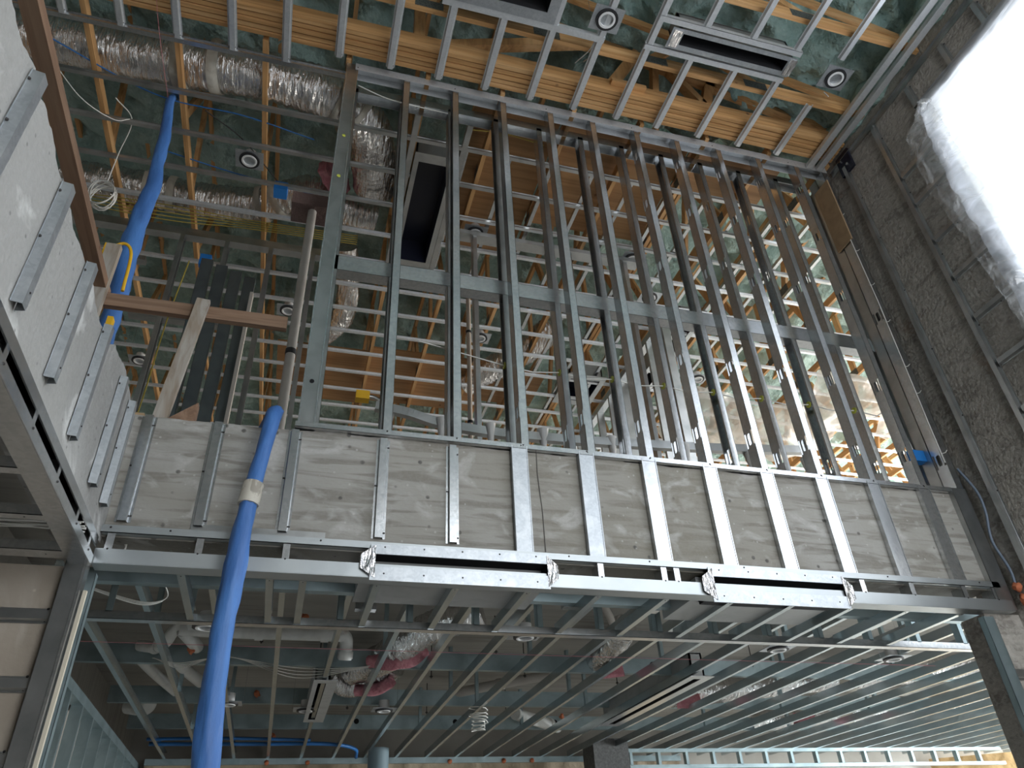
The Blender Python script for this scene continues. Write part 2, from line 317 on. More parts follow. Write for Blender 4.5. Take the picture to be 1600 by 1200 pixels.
# spray foam roof undersides
def foam(name, x0, x1, y0, y1, zf, nx, ny, amp=.09):
    mb = MB(); mb.smooth = True; vs = []
    for j in range(ny+1):
        for i in range(nx+1):
            x = x0+(x1-x0)*i/nx; y = y0+(y1-y0)*j/ny
            p = Vector((x*1.5, y*1.5, 3)); w = abs(noise.noise(p))*1.4+abs(noise.noise(p*2.7))*.7+abs(noise.noise(p*6.1))*.3
            vs.append((x, y, zf(x, y)+amp*(w-.7)*1.7))
    k = nx+1; mb.add(vs, [(j*k+i, j*k+i+1, (j+1)*k+i+1, (j+1)*k+i) for j in range(ny) for i in range(nx)])
    o = mb.build(name, foam_m, kind='structure', fix=False); md = o.modifiers.new('thickness', 'SOLIDIFY'); md.thickness = .12; md.offset = 1; return o
foam('ceiling_foam_over_hall', -6, XR+.15, -3.6, 4.0, lambda x, y: min(8.40, 7.40+.30*max(0, XR-x)), 260, 200, .19)
foam('ceiling_foam_over_upper_floor', -6, 13, 3.2, 14, lambda x, y: 8.37+.10*math.sin(x*.7), 250, 150, .17)
fb = MB(); fb.smooth = True
struct('wall_left_roof_edge', MB().box((-6, -3.7, 8.95), (-5.9, 14, 9.1)), foam_m)
# foam bead squeezed out along the top of the right wall
bead = []
for i in range(90):
    y = -3+i*.073; bead.append((XR-.05+.035*noise.noise(Vector((y*3, 0, 0))), y, 7.27+.06*noise.noise(Vector((y*4, 5, 0)))))
MB().tube(bead, [.10+.05*noise.noise(Vector((p[1]*5, 9, 1))) for p in bead], 12, wob=.5).build('foam_bead', foam_m, label='lumpy pale green foam bead along the top of the right concrete wall', cat='foam bead')
MB().tube([at(1318, 245, 1, 3.52), at(1316, 225, 1, 3.54), at(1326, 205, 1, 3.56), at(1340, 190, 1, 3.5)], [.035, .05, .055, .04], 12, wob=.6).build('foam_drip', foam_m, label='pale foam drip hanging at the top right corner beside the black bracket', cat='foam')
# ================================================================== FRONT STUD WALL
def xtrack(name, x0, x1, y, z0, h, w=.095, up=True, m=steel, **kw):
    """U track lying along x, legs up or down"""
    mb = MB(); t = .002
    mb.box((x0, y, z0 if up else z0+h-t), (x1, y+w, z0+t if up else z0+h)); mb.box((x0, y, z0), (x1, y+t, z0+h)); mb.box((x0, y+w-t, z0), (x1, y+w, z0+h))
    return mb.build(name, m, **kw)
t = xtrack('bottom_track', -.10, 4.42, D-.004, 3.672, .032, up=True, label='long steel track lying on top of the front concrete band', cat='track')
for x in (.40, .80, 1.2, 1.6, 2.02, 2.43, 2.84, 3.25, 3.66, 4.07): screw(t, (x, D-.005, 3.690))
t = xtrack('top_track', -.02, 4.42, D-.004, 7.045, .085, up=False, m=chan_m, label='steel top track of the nearer row of wall studs', cat='track')
for x in (.0, .80, 1.6, 2.4, 3.2, 4.0): screw(t, (x, D-.005, 7.07))
t = xtrack('top_track', .0, 4.30, 3.83, 7.045, .085, up=False, label='steel top track of the farther row of wall studs', cat='track')
# header of the rear row
hd = MB(); hd.box((-.03, 3.83, 5.05), (4.36, 3.832, 5.18)); hd.box((-.03, 3.83, 5.05), (4.36, 3.925, 5.052)); hd.box((-.03, 3.923, 5.05), (4.36, 3.925, 5.09)); hd.box((-.03, 3.83, 5.178), (4.36, 3.925, 5.18))
h = hd.build('header_track', steel, label='boxed steel header crossing the stud wall at mid height', cat='header')
fx = [.375, .780, 1.190, 1.610, 2.000, 2.415, 2.810, 3.230, 3.640, 4.055]
for i, x in enumerate(fx):
    hs = [z for z in (3.95, 4.55, 5.45, 6.15, 6.75)] if i >= 5 else [3.95]
    o = cstud('wall_stud', x, D, 3.674, 7.10, steel, open_right=(i < 2), holes=hs, w=.092, fl=.05, label='steel wall stud, %s from the left in the nearer row' % nth(i+1), cat='stud', group='nearer row of tall studs over the band')
    screw(o, (x+.025, D-.001, 3.69)); screw(o, (x+.025, D-.001, 7.06))
# end post at the left of the wall
def webstud(name, x0, x1, y, z0, z1, m, **kw):       # web faces the viewer
    mb = MB(); t = .002; mb.box((x0, y, z0), (x1, y+t, z1))
    for a, s_ in ((x0, 1), (x1, -1)): mb.box((a, y, z0), (a+s_*t, y+.045, z1)); mb.box((a, y+.043, z0), (a+s_*.01, y+.045, z1))
    return mb.build(name, m, **kw)
e = webstud('end_post', -.085, .0, D+.003, 3.70, 7.12, steel_dull, label='wide steel end post closing the left side of the stud wall', cat='post')
for z in (3.98, 6.2, 5.75): MB().tube([(-.042, D+.004, z), (-.042, D-.001, z)], .013, 12).build('knockout', black_m if z < 5 else grom_m, e)
hz = MB(); hz.box((-.090, D-.002, 3.70), (-.082, D+.05, 7.12)); hz.box((-.005, D-.002, 3.70), (.004, D+.09, 7.12)); hz.build('edge_flange', steel, e)
cstud('wall_stud', -.02, 3.83, 3.674, 7.10, steel_dull, open_right=True, label='steel stud at the left end of the farther row', cat='stud', group='farther row of studs')
bx = [.375, .785, 1.185, 1.575, 1.965, 2.360, 2.755, 3.155, 3.560, 3.965]
for i, x in enumerate(bx):
    cstud('upper_stud', x, 3.83, 5.18, 7.08, steel_dull if i < 3 else steel, open_right=(i % 2 == 0), holes=[5.8, 6.5] if i > 6 else None, label='steel stud above the mid header, %s from the left in the farther row' % nth(i), cat='stud', group='farther row, upper studs')
    o = cstud('lower_stud', x, 3.83, 3.674, 5.05, steel_dull if i < 3 else steel, open_right=(i % 2 == 0), holes=[3.95], label='steel stud below the mid header, %s from the left in the farther row' % nth(i), cat='stud', group='farther row, lower studs')
    if 2 <= i: MB().tube([(x-.004, 3.872, 4.45), (x+.006, 3.872, 4.45)], .025, 12).build('grommet', grom_m, o, label='yellow-green grommet')
pts = [(.6, 3.87, 4.56)]
for i in range(2, 10): pts += [(bx[i], 3.872, 4.45), (bx[i]+.2, 3.872, 4.425)]
pts += [(4.28, 3.86, 4.50), (4.33, 3.84, 4.3), (4.30, 3.8, 4.1)]
MB().tube(pts, .0045, 6).build('electrical_cable', cable_m, label='white cable threaded through grommets in the lower studs', cat='cable')
# ---- right end of the wall
for k, (x, y, m) in enumerate([(4.385, 3.835, steel_dull), (4.37, D+.108, steel_dull), (4.43, D+.104, steel), (4.365, D, steel)]):
    o = cstud('corner_stud', x, y, 3.674, 7.06, m, open_right=(k % 2 == 0), w=.10 if k != 2 else .008, fl=.055 if k != 2 else .03, holes=[3.95, 5.3] if k == 3 else None,
          label='dark steel corner stud, %s from the right wall in the end cluster' % nth(3-k), cat='stud', group='studs packed in the right corner')
    if k == 3:
        for z in (3.98, 4.5, 4.75, 5.2, 5.6, 6.0, 6.45):
            MB().tube([(4.355, D-.004, z), (4.39, D-.006, z+.01), (4.415, D-.004, z+.035)], .003, 6).build('cable_staple', cable_m, o)
MB().tube([(4.34, 3.62, 3.9), (4.35, 3.62, 4.6), (4.355, 3.615, 5.4), (4.35, 3.62, 6.2), (4.35, 3.63, 6.9)], .004, 6).build('wall_cable', cable_m, label='grey cable clipped up the right corner studs', cat='cable')
MB().box((4.345, 3.60, 6.13), (4.360, 3.79, 6.90)).build('blocking_board', osb_m, label='tan board blocking at the top of the right corner', cat='board')
MB().box((4.25, 3.78, 4.0), (4.37, 3.84, 4.09)).build('outlet_box', bluebox_m, label='blue plastic electrical box on the right corner stud', cat='electrical box')
bk = MB().box((4.455, 3.36, 6.86), (4.478, 3.52, 7.10)).build('anchor_bracket', navy_m, label='black steel anchor plate with two bolts high on the right wall', cat='bracket')
for y, z in ((3.41, 6.93), (3.47, 7.03)): MB().tube([(4.456, y, z), (4.44, y, z)], .014, 6, smooth=False).build('bolt', steel, bk)
# ---- furring on the front concrete band
for i, x in enumerate([-.828, -.488, -.092, .386, .780]):
    o = MB(); o.ext((x, D+.030, 3.062), (x, D+.030, 3.655), hatprof(.072, .036, .024), (1, 0, 0), (0, -1, 0))
    ob = o.build('hat_channel', steel, label='short vertical hat channel on the front concrete band, %s from the left' % nth(i), cat='furring channel', group='hat channels on the front band')
    for z in (3.09, 3.36, 3.60): screw(ob, (x+.030*(1 if z != 3.36 else -1), D+.027, z))
for i, x in enumerate([1.175, 1.595, 2.005, 2.425, 2.835, 3.245, 3.65, 4.065]):
    mb = MB(); mb.ext((x, D+.029, 3.005), (x, D+.029, 3.700), thick([(-.047, 0), (-.047, .030), (.047, .030), (.047, 0)], .002), (1, 0, 0), (0, -1, 0))
    mb.box((x-.048, D-.006, 3.01), (x-.043, D-.002, 3.69)); mb.box((x+.043, D-.006, 3.01), (x+.048, D-.002, 3.69))
    ob = mb.build('flat_stud', steel_zinc if i < 2 else steel, label='flat steel stud laid against the front concrete band, %s from the left' % nth(i), cat='stud', group='flat studs on the front band')
    screw(ob, (x+.01, D-.003, 3.685)); screw(ob, (x-.03, D-.003, 3.02)); screw(ob, (x+.035, D-.003, 3.02))
webstud('jamb_stud', 4.30, 4.42, D-.01, 2.85, 3.70, steel_dull, label='dark steel stud in the right corner beside the concrete band', cat='stud')
# ladder frame under the band
lf = empty('ladder_frame', (1.7, D, 2.83), 'long galvanised ladder frame running under the front concrete band', 'frame')
a = MB(); a.box((-.90, D-.010, 2.992), (4.36, D-.006, 3.030)); a.box((-.90, D-.010, 2.992), (4.36, D+.08, 2.995)); tr = a.build('top_rail', rail_m, lf)
a = MB(); a.box((-.90, D-.012, 2.842), (4.40, D-.008, 2.912)); a.box((-.90, D-.012, 2.840), (4.40, D+.085, 2.843)); a.box((-.90, D+.083, 2.84), (4.40, D+.085, 2.88)); br = a.build('bottom_rail', rail_m, lf)
for i, x in enumerate([-.85, -.46, -.06, 1.60, 1.98, 2.06, 3.30, 3.66, 4.06, 4.30]):
    a = MB(); a.box((x-.018, D-.006, 2.90), (x+.018, D-.004, 3.0)); a.box((x-.018, D-.006, 2.90), (x-.016, D+.08, 3.0)); o = a.build('rung', steel, lf)
    screw(o, (x, D-.012, 2.905))
for x in (-.86, -.6, .1, 1.42, 1.9, 2.5, 3.5, 4.2): screw(tr, (x, D-.011, 3.012))
MB().box((-.52, D+.022, 3.035), (.12, D+.0285, 3.075)).build('flat_strap', steel_dull, label='dull flat steel strap screwed to the foot of the band behind the blue hose', cat='strap')
# air slots in the frame
def front_slot(x0, x1, nm, z0=2.823, z1=3.012):
    y = D-.022; sl = empty('air_slot', ((x0+x1)/2, y, z0), nm, 'air vent')
    a = MB(); c = .055; o0, o1, i0, i1 = z0+.072, z1-.052, x0+.075, x1-.06
    a.box((x0+.05, y-.004, z0), (x1-.05, y+.004, o0)); a.box((x0+.05, y-.004, o1), (x1-.05, y+.004, z1)); a.build('flange', steel_zinc, sl)
    for s_, xe, xi in ((-1, x0, i0), (1, x1, i1)):
        b = MB(); ym = y-.007; zz = [(xi, z0+.01), (xe, z0+.06), (xe, z1-.06), (xi, z1-.005)]; nn = 4
        vs = [(p[0], ym+.001*k, p[1]) for k in (0, 4) for p in zz]; b.add(vs, [(0, 1, 2, 3), (4, 7, 6, 5)]+[(k, (k+1) % 4, 4+(k+1) % 4, 4+k) for k in range(4)])
        b.build('foil_tape', foil_m, sl, label='crinkled foil tape')
    b = MB(); b.box((i0, y+.004, o0-.02), (i1, y+.20, o0)); b.box((i0, y+.004, o1), (i1, y+.20, o1+.02)); b.box((i0, y+.20, o0), (i1, y+.21, o1)); b.box((i0-.005, y+.004, o0), (i0, y+.2, o1)); b.box((i1, y+.004, o0), (i1+.005, y+.2, o1)); b.build('dark_throat', black_m, sl)
    p = MB(); p.box((x0+.02, y+.10, z0+.075), (x1-.02, y+.56, 2.978)); p.build('plenum_box', foil_p, sl)
    for k in range(5):
        x = x0+.12+(x1-x0-.24)*k/4; screw(sl, (x, y-.004, z0+.03)); screw(sl, (x, y-.004, z1-.02))
front_slot(.30, 1.345, 'long black air slot with foil-taped ends, left one under the front band')
front_slot(2.20, 3.20, 'long black air slot with foil-taped ends, right one under the front band', 2.80, 3.0)
# ---- soffit ladder on the left
ll = empty('ladder_frame', (XL, 1.0, 2.83), 'galvanised ladder frame running toward the viewer under the left concrete wall', 'frame')
a = MB(); a.box((XL-.002, -2, 2.915), (XL+.004, D-.02, 2.962)); a.box((XL-.08, -2, 2.955), (XL, D-.02, 2.962)); a.build('top_rail', steel, ll)
a = MB(); a.box((XL, -2, 2.825), (XL+.004, D-.02, 2.872)); a.box((XL-.085, -2, 2.824), (XL, D-.02, 2.828)); b_ = a.build('bottom_rail', steel, ll)
for i, y in enumerate([.9, 1.3, 1.7, 2.08, 2.45, 2.84, 3.22, 3.5]):
    a = MB(); a.box((XL-.003, y-.016, 2.87), (XL-.001, y+.016, 2.92)); a.box((XL-.08, y+.014, 2.87), (XL-.003, y+.016, 2.955)); a.build('rung', steel, ll)
    screw(b_, (XL+.005, y, 2.85), (1, 0, 0))
# ---- hat channels on the left wall
for i, (y, z0, z1, yt) in enumerate([(.72, 3.1, 3.50, .72), (1.15, 3.05, 3.50, 1.15), (1.565, 3.04, 3.515, 1.565), (1.985, 3.0, 3.52, 1.985), (2.40, 3.018, 3.548, 2.40), (2.795, 3.02, 3.562, 2.795), (3.225, 3.036, 3.593, 3.225), (3.475, 3.061, 3.618, 3.475)]):
    if i < 2: continue
    mb = MB(); mb.ext((XL+.004, y, z0), (XL+.004, yt, z1), hatprof(.058, .034, .03), (0, 1, 0), (1, 0, 0))
    ob = mb.build('hat_channel', steel_zinc, label='slanting-looking zinc channel on the left concrete wall, %s from the front corner' % nth(7-i), cat='furring channel', group='channels on the left wall')
    screw(ob, (XL+.036, y, z0+.05), (1, 0, 0), .005); screw(ob, (XL+.01, y-.025, (z0+z1)/2), (1, 0, 0), .006); screw(ob, (XL+.01, y-.025, z1-.05), (1, 0, 0), .006)
# ---- left bay below the soffit
o = webstud('jamb_post', -1.00, -.925, D-.02, 0, 2.845, steel_dull, label='wide steel jamb post below the left end of the ladder frame', cat='post')
MB().box((-.925, D-.024, 0), (-.912, D+.04, 2.84)).build('bright_corner_edge', steel, o)
MB().box((-.905, D+.01, 0), (-.890, D+.03, 2.72)).build('cream_edge_strip', mat('cream_strip', (.72, .65, .52), .6), o, label='cream strip')
webstud('jamb_post', -1.02, -.90, D+.13, 0, 2.845, steel_blue, label='dark bluish jamb stud just behind the left post', cat='post')
for i, (z, nm) in enumerate([(2.61, 'upper'), (2.325, 'middle'), (2.04, 'lower')]):
    mb = MB(); mb.ext((-2.2, D+.048, z), (-.985, D+.048, z), hatprof(.066, .034, .024), (0, 0, 1), (0, -1, 0)); o = mb.build('hat_channel', steel_dull, label='%s horizontal hat channel on the tan wall panel at lower left' % nm, cat='furring channel', group='channels on the lower left panel')
    screw(o, (-1.03, D+.044, z+.026)); screw(o, (-1.03, D+.044, z-.026))
for i, (y, w) in enumerate([(3.47, .09), (3.10, .05), (2.70, .05), (2.32, .05)]):
    mb = MB(); mb.box((-3.2, y, 2.83), (XL-.07, y+w, 2.833)); mb.box((-3.2, y, 2.83), (XL-.07, y+.002, 2.875)); mb.box((-3.2, y+w-.002, 2.83), (XL-.07, y+w, 2.875)); o = mb.build('soffit_channel', steel, label='steel soffit channel in the left bay, %s from the front wall' % nth(i), cat='channel', group='left bay soffit channels')
    screw(o, (XL-.16, y+w/2, 2.829), (0, 0, -1))
for k in range(6):
    MB().tube([(-3 + j*.3, 3.40-.018*k+.02*math.sin(j*1.7+k), 2.90+.012*math.sin(j+k*2)) for j in range(8)], .0045, 6).build('white_cable', cable_m, label='white cable in the loose bundle over the left bay channels, %s strand from the hall' % nth(k), cat='cable', group='cable bundle in the left bay')
# ================================================================== CEILING OF THE HALL (nearer)
gx = [-2.98, -2.57, -2.16, -1.76, -1.36, -.96, -.56, -.157, .248, .643, 1.034, 1.428, 1.819, 2.218, 2.603, 3.014, 3.419, 3.826]
def ychan(x, y0, y1, z, m, nm, lab, grp, w=.07, top=.036, h=.024):
    mb = MB(); mb.ext((x, y0, z+h), (x, y1, z+h), hatprof(w, top, h), (1, 0, 0), (0, 0, -1)); return mb.build(nm, m, label=lab, cat='ceiling channel', group=grp)
for i, x in enumerate(gx):
    y1 = 3.70 if x < -.5 else 3.56; ys = [(-1.5, y1)]
    if x in (2.603, 3.014): ys = [(2.86, y1), (-1.5, 2.62)]
    if x == 1.034: ys = [(2.90, y1), (-1.5, 2.5)]
    if x == 3.419: ys = [(2.86, y1), (-1.5, 2.60)]
    if x == 3.826: ys = [(3.02, y1), (-1.5, 2.58)]
    for k, (a, b) in enumerate(ys):
        o = ychan(x, a, b, ZC, chan_m, 'ceiling_channel', ('steel ceiling channel over the hall, %s from the left' % nth(i)) + ('' if len(ys) == 1 else (', stretch beside the stud wall' if k == 0 else ', stretch nearer the viewer')), 'channels across the hall ceiling')
        screw(o, (x+.02, b-.03, ZC), (0, 0, -1), .005)
for i, x in enumerate([4.19, 4.30]):
    mb = MB(); mb.ext((x, -2, ZC), (x, 3.62, ZC), cprof(.055, .04, 0), (1, 0, 0), (0, 0, 1)); mb.build('edge_channel', chan_m, label=['steel channel pair member nearest the right wall, inner one', 'steel channel tight beside the foam at the right wall'][i], cat='ceiling channel')
mb = MB(); mb.box((XR-.03, -3, 7.05), (XR-.004, D, 7.053)); mb.box((XR-.007, -3, 7.0), (XR-.004, D, 7.053)); mb.build('wall_angle', steel_dull, label='steel angle running along the top of the right concrete wall', cat='angle')
# foreground slot diffusers
def ceil_slot(x0, x1, y0, y1, ix0, ix1, iy0, iy1, lab, m=steel_zinc, tape=True, z=ZC, hgt=.22, open_m=black_m):
    sl = empty('slot_diffuser', ((x0+x1)/2, (y0+y1)/2, z-.01), lab, 'air vent'); a = MB(); t = .006
    a.box((x0, y0, z-t), (x1, iy0, z)); a.box((x0, iy1, z-t), (x1, y1, z)); a.box((x0, iy0, z-t), (ix0, iy1, z)); a.box((ix1, iy0, z-t), (x1, iy1, z)); a.build('frame', m, sl)
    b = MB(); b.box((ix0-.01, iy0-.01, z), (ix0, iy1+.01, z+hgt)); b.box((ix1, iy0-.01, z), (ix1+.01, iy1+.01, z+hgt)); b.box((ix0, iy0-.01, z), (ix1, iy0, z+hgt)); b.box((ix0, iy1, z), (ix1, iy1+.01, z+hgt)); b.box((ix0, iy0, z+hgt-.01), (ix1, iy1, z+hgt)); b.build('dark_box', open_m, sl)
    c = MB(); c.box((ix0-.03, iy0-.03, z+.01), (ix1+.03, iy0-.012, z+hgt+.02)); c.box((ix0-.03, iy1+.012, z+.01), (ix1+.03, iy1+.03, z+hgt+.02)); c.box((ix0-.03, iy0-.03, z+.01), (ix0-.012, iy1+.03, z+hgt+.02)); c.box((ix1+.012, iy0-.03, z+.01), (ix1+.03, iy1+.03, z+hgt+.02)); c.box((ix0-.03, iy0-.03, z+hgt+.01), (ix1+.03, iy1+.03, z+hgt+.03)); c.build('plenum_box', foil_p, sl)
    return sl
s1 = ceil_slot(2.34, 3.46, 2.66, 2.83, 2.44, 3.39, 2.695, 2.79, 'long black slot diffuser in the hall ceiling, right of the round lights')
for s_, xa in ((-1, 2.36), (1, 3.40)): MB().box((xa, 2.675, ZC-.012), (xa+.07, 2.815, ZC-.0065)).build('foil_tape', foil_m, s1)
for y, a, b in ((2.60, 2.2, 3.47), (2.845, 2.18, 3.45)): 
    mb = MB(); mb.box((a, y, ZC-.004), (b, y+.045, ZC)); mb.box((a, y, ZC-.004), (b, y+.002, ZC+.04)); mb.build('slot_trimmer', chan_m, label='steel trimmer %s the hall slot diffuser' % ('on the viewer side of' if y < 2.7 else 'on the stud-wall side of'), cat='channel')
ceil_slot(.62, 1.42, 2.50, 2.88, .70, 1.34, 2.56, 2.80, 'black slot diffuser cut by the top edge of the picture')
mb = MB(); mb.box((.55, 2.88, ZC-.004), (1.85, 2.93, ZC)); mb.box((.55, 2.88, ZC), (1.85, 2.882, ZC+.04)); mb.build('slot_trimmer', chan_m, label='steel trimmer beside the diffuser at the top of the picture', cat='channel')
# ================================================================== ROOF TRUSSES
def plate(p, parent, n='y', s_=.11):
    x, y, z = p; mb = MB()
    if n == 'y': mb.box((x-s_, y-.0015, z-.05), (x+s_, y, z+.05))
    elif n == 'x': mb.box((x-.0015, y-s_, z-.05), (x, y+s_, z+.05))
    else: mb.box((x-s_, y-.045, z-.0015), (x+s_, y+.045, z))
    mb.build('gusset_plate', black_pl, parent)
def xtruss(y, x0, x1, lab, plies=1, ht=.12, zb=7.12):
    tr = empty('roof_truss', ((x0+x1)/2, y, zb), lab, 'truss')
    for k in range(plies): MB().box((x0, y+k*.0395, zb), (x1, y+k*.0395+.038, zb+ht)).build('bottom_chord', pine_x, tr)
    def zt(x): return min(8.15, 7.27+.24*max(0, 4.33-x))
    a = MB(); pk = x1-3.9; pp = [(x1-.1, y+.019, zt(x1-.1)), (pk, y+.019, zt(pk)), (x0, y+.019, zt(x0))]
    for q, w in zip(pp, pp[1:]): a.bar(q, w, .038, .09)
    a.build('top_chord', pine_x, tr)
    n = int((x1-x0-1.2)/.95); xx = x1-1.1; side = True
    for k in range(n):
        a = MB(); xb = xx-.95*k; xt = xb-.55 if k % 2 == 0 else xb+.35
        a.bar((xb, y+.019, zb+ht-.02), (xt, y+.019, zt(xt)-.02), .036, .085, (1, 0, 0)); a.build('web', pine_z, tr)
        if k % 2 == 0: plate((xb, y-.001, zb+.06), tr)
        else: plate((xb, y-.001, zb+.06), tr)
    return tr
xtruss(3.03, -3.2, 4.42, 'pine roof truss crossing above the hall channels, nearer the stud wall')
xtruss(2.38, -3.2, 4.46, 'pine roof truss crossing above the hall channels, second from the girder')
xtruss(1.70, -3.2, 4.46, 'pine roof truss crossing above the hall channels, third from the girder')
g = empty('girder_truss', (1, 3.45, 7.12), 'heavy five-ply pine girder truss running above the stud wall', 'truss')
for k in range(5): MB().box((-3.3, 3.345+k*.0445, 7.12+.006*(k % 2)), (4.44, 3.345+k*.0445+.036, 7.28)).build('chord_ply', pine_x, g)
for (a, b, w) in [((.45, 7.28), (.45, 8.2), .09), ((.62, 7.26), (2.0, 7.88), .09), ((2.12, 7.25), (2.5, 7.95), .09), ((2.0, 7.88), (1.2, 8.15), .09), ((2.55, 7.28), (2.65, 7.9), .06), ((-1.6, 7.26), (-.9, 8.2), .09), ((-1.9, 7.27), (-1.9, 8.2), .09), ((3.05, 7.27), (3.2, 7.75), .09), ((3.05, 7.27), (2.6, 8.0), .07)]:
    mb = MB(); mb.bar((a[0], 3.40, a[1]), (b[0], 3.40, b[1]), .076, w, (1, 0, 0)); mb.build('web', pine_z, g)
mb = MB(); mb.bar((4.35, 3.40, 7.36), (.9, 3.40, 8.2), .076, .09); mb.bar((.9, 3.40, 8.2), (-3.3, 3.40, 8.2), .076, .09); mb.build('top_chord', pine_x, g)
plate((.55, 3.354, 7.24), g, s_=.09); plate((.95, 3.354, 7.20), g, s_=.07); plate((2.55, 3.354, 7.23), g, s_=.10)
MB().box((2.1, 3.30, 7.20), (2.42, 3.352, 7.24)).build('scab_block', pine_x, g)
for tx, pos in (('TG3', (-1.77, 3.375)), ('TG3', (-1.77, 3.455)), ('TG3', (-1.77, 3.495))):
    fc = bpy.data.curves.new('grade_mark', 'FONT'); fc.body = tx; fc.size = .032; fc.extrude = .0004; fo = bpy.data.objects.new('grade_mark', fc); C.objects.link(fo); fc.materials.append(screw_m)
    me_ = bpy.data.meshes.new_from_object(fo); bpy.data.objects.remove(fo); fo = bpy.data.objects.new('grade_mark', me_); C.objects.link(fo); fo.parent = g; fo.location = Vector((pos[0], pos[1]+.012, 7.1185))-wloc(g); fo.rotation_euler = (math.pi, 0, 0)
# trusses of the upper floor, running away from the viewer
tx = [-3.32, -2.675, -2.03, -1.385, -.725, -.08, .57, 1.21, 1.86, 2.50, 3.15, 3.80, 4.44, 5.09, 5.73, 6.38, 7.02, 7.67, 8.31, 8.96, 9.6, 10.25, 10.9]
T0 = None
def ytruss(x, lab, off):
    tr = empty('roof_truss', (x, 8, 7.12), lab, 'truss', 'trusses over the upper floor')
    MB().box((x-.019, 3.60, 7.12), (x+.019, 13.0, 7.21)).build('bottom_chord', pine_y, tr)
    a = MB(); a.bar((x, 3.66, 8.22), (x, 13, 8.22), .038, .09); a.build('top_chord', pine_y, tr)
    for k in range(11):
        a = MB(); yb = 4.15+off+.82*k; yt = yb+(.42 if k % 2 == 0 else -.40); 
        if k % 4 == 3: yt = yb
        a.bar((x, yb, 7.19), (x, yt, 8.22), .036, .085, (0, 1, 0)); a.build('web', pine_z, tr)
        if k < 6: plate((x-.020, yb, 7.17), tr, 'x', .07)
    return tr
protos = [ytruss(tx[0], 'pine truss over the upper floor, first from the left', 0), ytruss(tx[1], 'pine truss over the upper floor, second from the left', .35)]
for i, x in enumerate(tx[2:], 2):
    src = protos[i % 2]; dup(src, (x-src.location.x, 0, 0), 'pine truss over the upper floor, %s from the left' % nth(i))
# plywood platform lying on the chords behind the girder
for i, (x0, x1, y0, y1) in enumerate([(1.03, 1.82, 3.72, 5.6), (1.84, 3.1, 3.72, 5.05), (3.12, 4.1, 3.72, 4.35), (-.55, .55, 7.6, 8.8), (.58, 2.1, 7.5, 8.7), (2.15, 2.9, 7.6, 8.4)]):
    MB().box((x0, y0, 7.235), (x1, y1, 7.253)).build('plywood_sheet', ply_m, label=['plywood sheet above the left half of the stud wall', 'plywood sheet above the middle of the stud wall', 'small plywood sheet above the right of the stud wall', 'distant plywood sheet at the left of the upper ceiling', 'distant plywood sheet behind the round light', 'distant small plywood sheet beside the foil duct'][i], cat='plywood')
# ================================================================== UPPER FLOOR CEILING GRID
def xchan(x0, x1, y, z, m, nm, lab, grp, w=.06, top=.032, h=.022):
    mb = MB(); mb.ext((x0, y, z+h), (x1, y, z+h), hatprof(w, top, h), (0, 1, 0), (0, 0, -1)); return mb.build(nm, m, label=lab, cat='ceiling channel', group=grp)
xchan(-3.4, -.06, 3.715, ZC, steel, 'ceiling_channel', 'nearest cross channel in the upper left ceiling, meeting the hall channels', 'cross channels of the upper ceiling', .07)
ys = [4.185+.405*k for k in range(20)]
for i, y in enumerate(ys):
    for k, (a, b) in enumerate([(-3.4, .58), (.98, 12.2)] if 4.3 < y < 5.76 else [(-3.4, 12.2)]):
        xchan(a, b, y, ZC, steel_dull if y < 5 else chan_m, 'ceiling_channel', 'upper ceiling cross channel, %s one behind the stud wall' % nth(i)+('' if not 4.3 < y < 5.76 else (', left of the dark opening' if k == 0 else ', right of the dark opening')), 'cross channels of the upper ceiling')
for i in range(11):
    x = 1.02+.405*i; mb = MB(); mb.ext((x, 4.19, ZC+.03), (x, 5.9 if i < 3 else 9.4, ZC+.03), cprof(.032, .040, 0), (1, 0, 0), (0, 0, 1))
    mb.build('soffit_runner', steel, label='bright runner going away under the upper ceiling, %s from the left' % nth(i), cat='ceiling channel', group='lengthwise runners of the upper ceiling')
for i, (x, y0, y1) in enumerate([(.52, 3.93, 5.9), (.98, 3.93, 5.9)]):
    mb = MB(); mb.box((x, y0, ZC-.004), (x+.05, y1, ZC)); mb.box((x, y0, ZC), (x+.002, y1, ZC+.06)); mb.build('opening_trimmer', steel_dull, label='wide steel trimmer on the %s side of the large dark opening' % ('left', 'right')[i], cat='channel')
ceil_slot(.585, .975, 4.30, 5.76, .63, .925, 4.40, 5.68, 'large dark rectangular opening with grey frame behind the second stud', steel_dull, z=ZC-.006, hgt=.3, open_m=navy_m)
ceil_slot(3.08, 3.62, 7.25, 7.95, 3.15, 3.55, 7.35, 7.85, 'dark square opening far back in the upper ceiling', steel_dull, z=ZC-.006, open_m=navy_m)
ceil_slot(4.05, 4.3, 5.9, 7.6, 4.10, 4.24, 6.0, 7.5, 'narrow dark slot seen between the right studs', steel, z=ZC-.006)
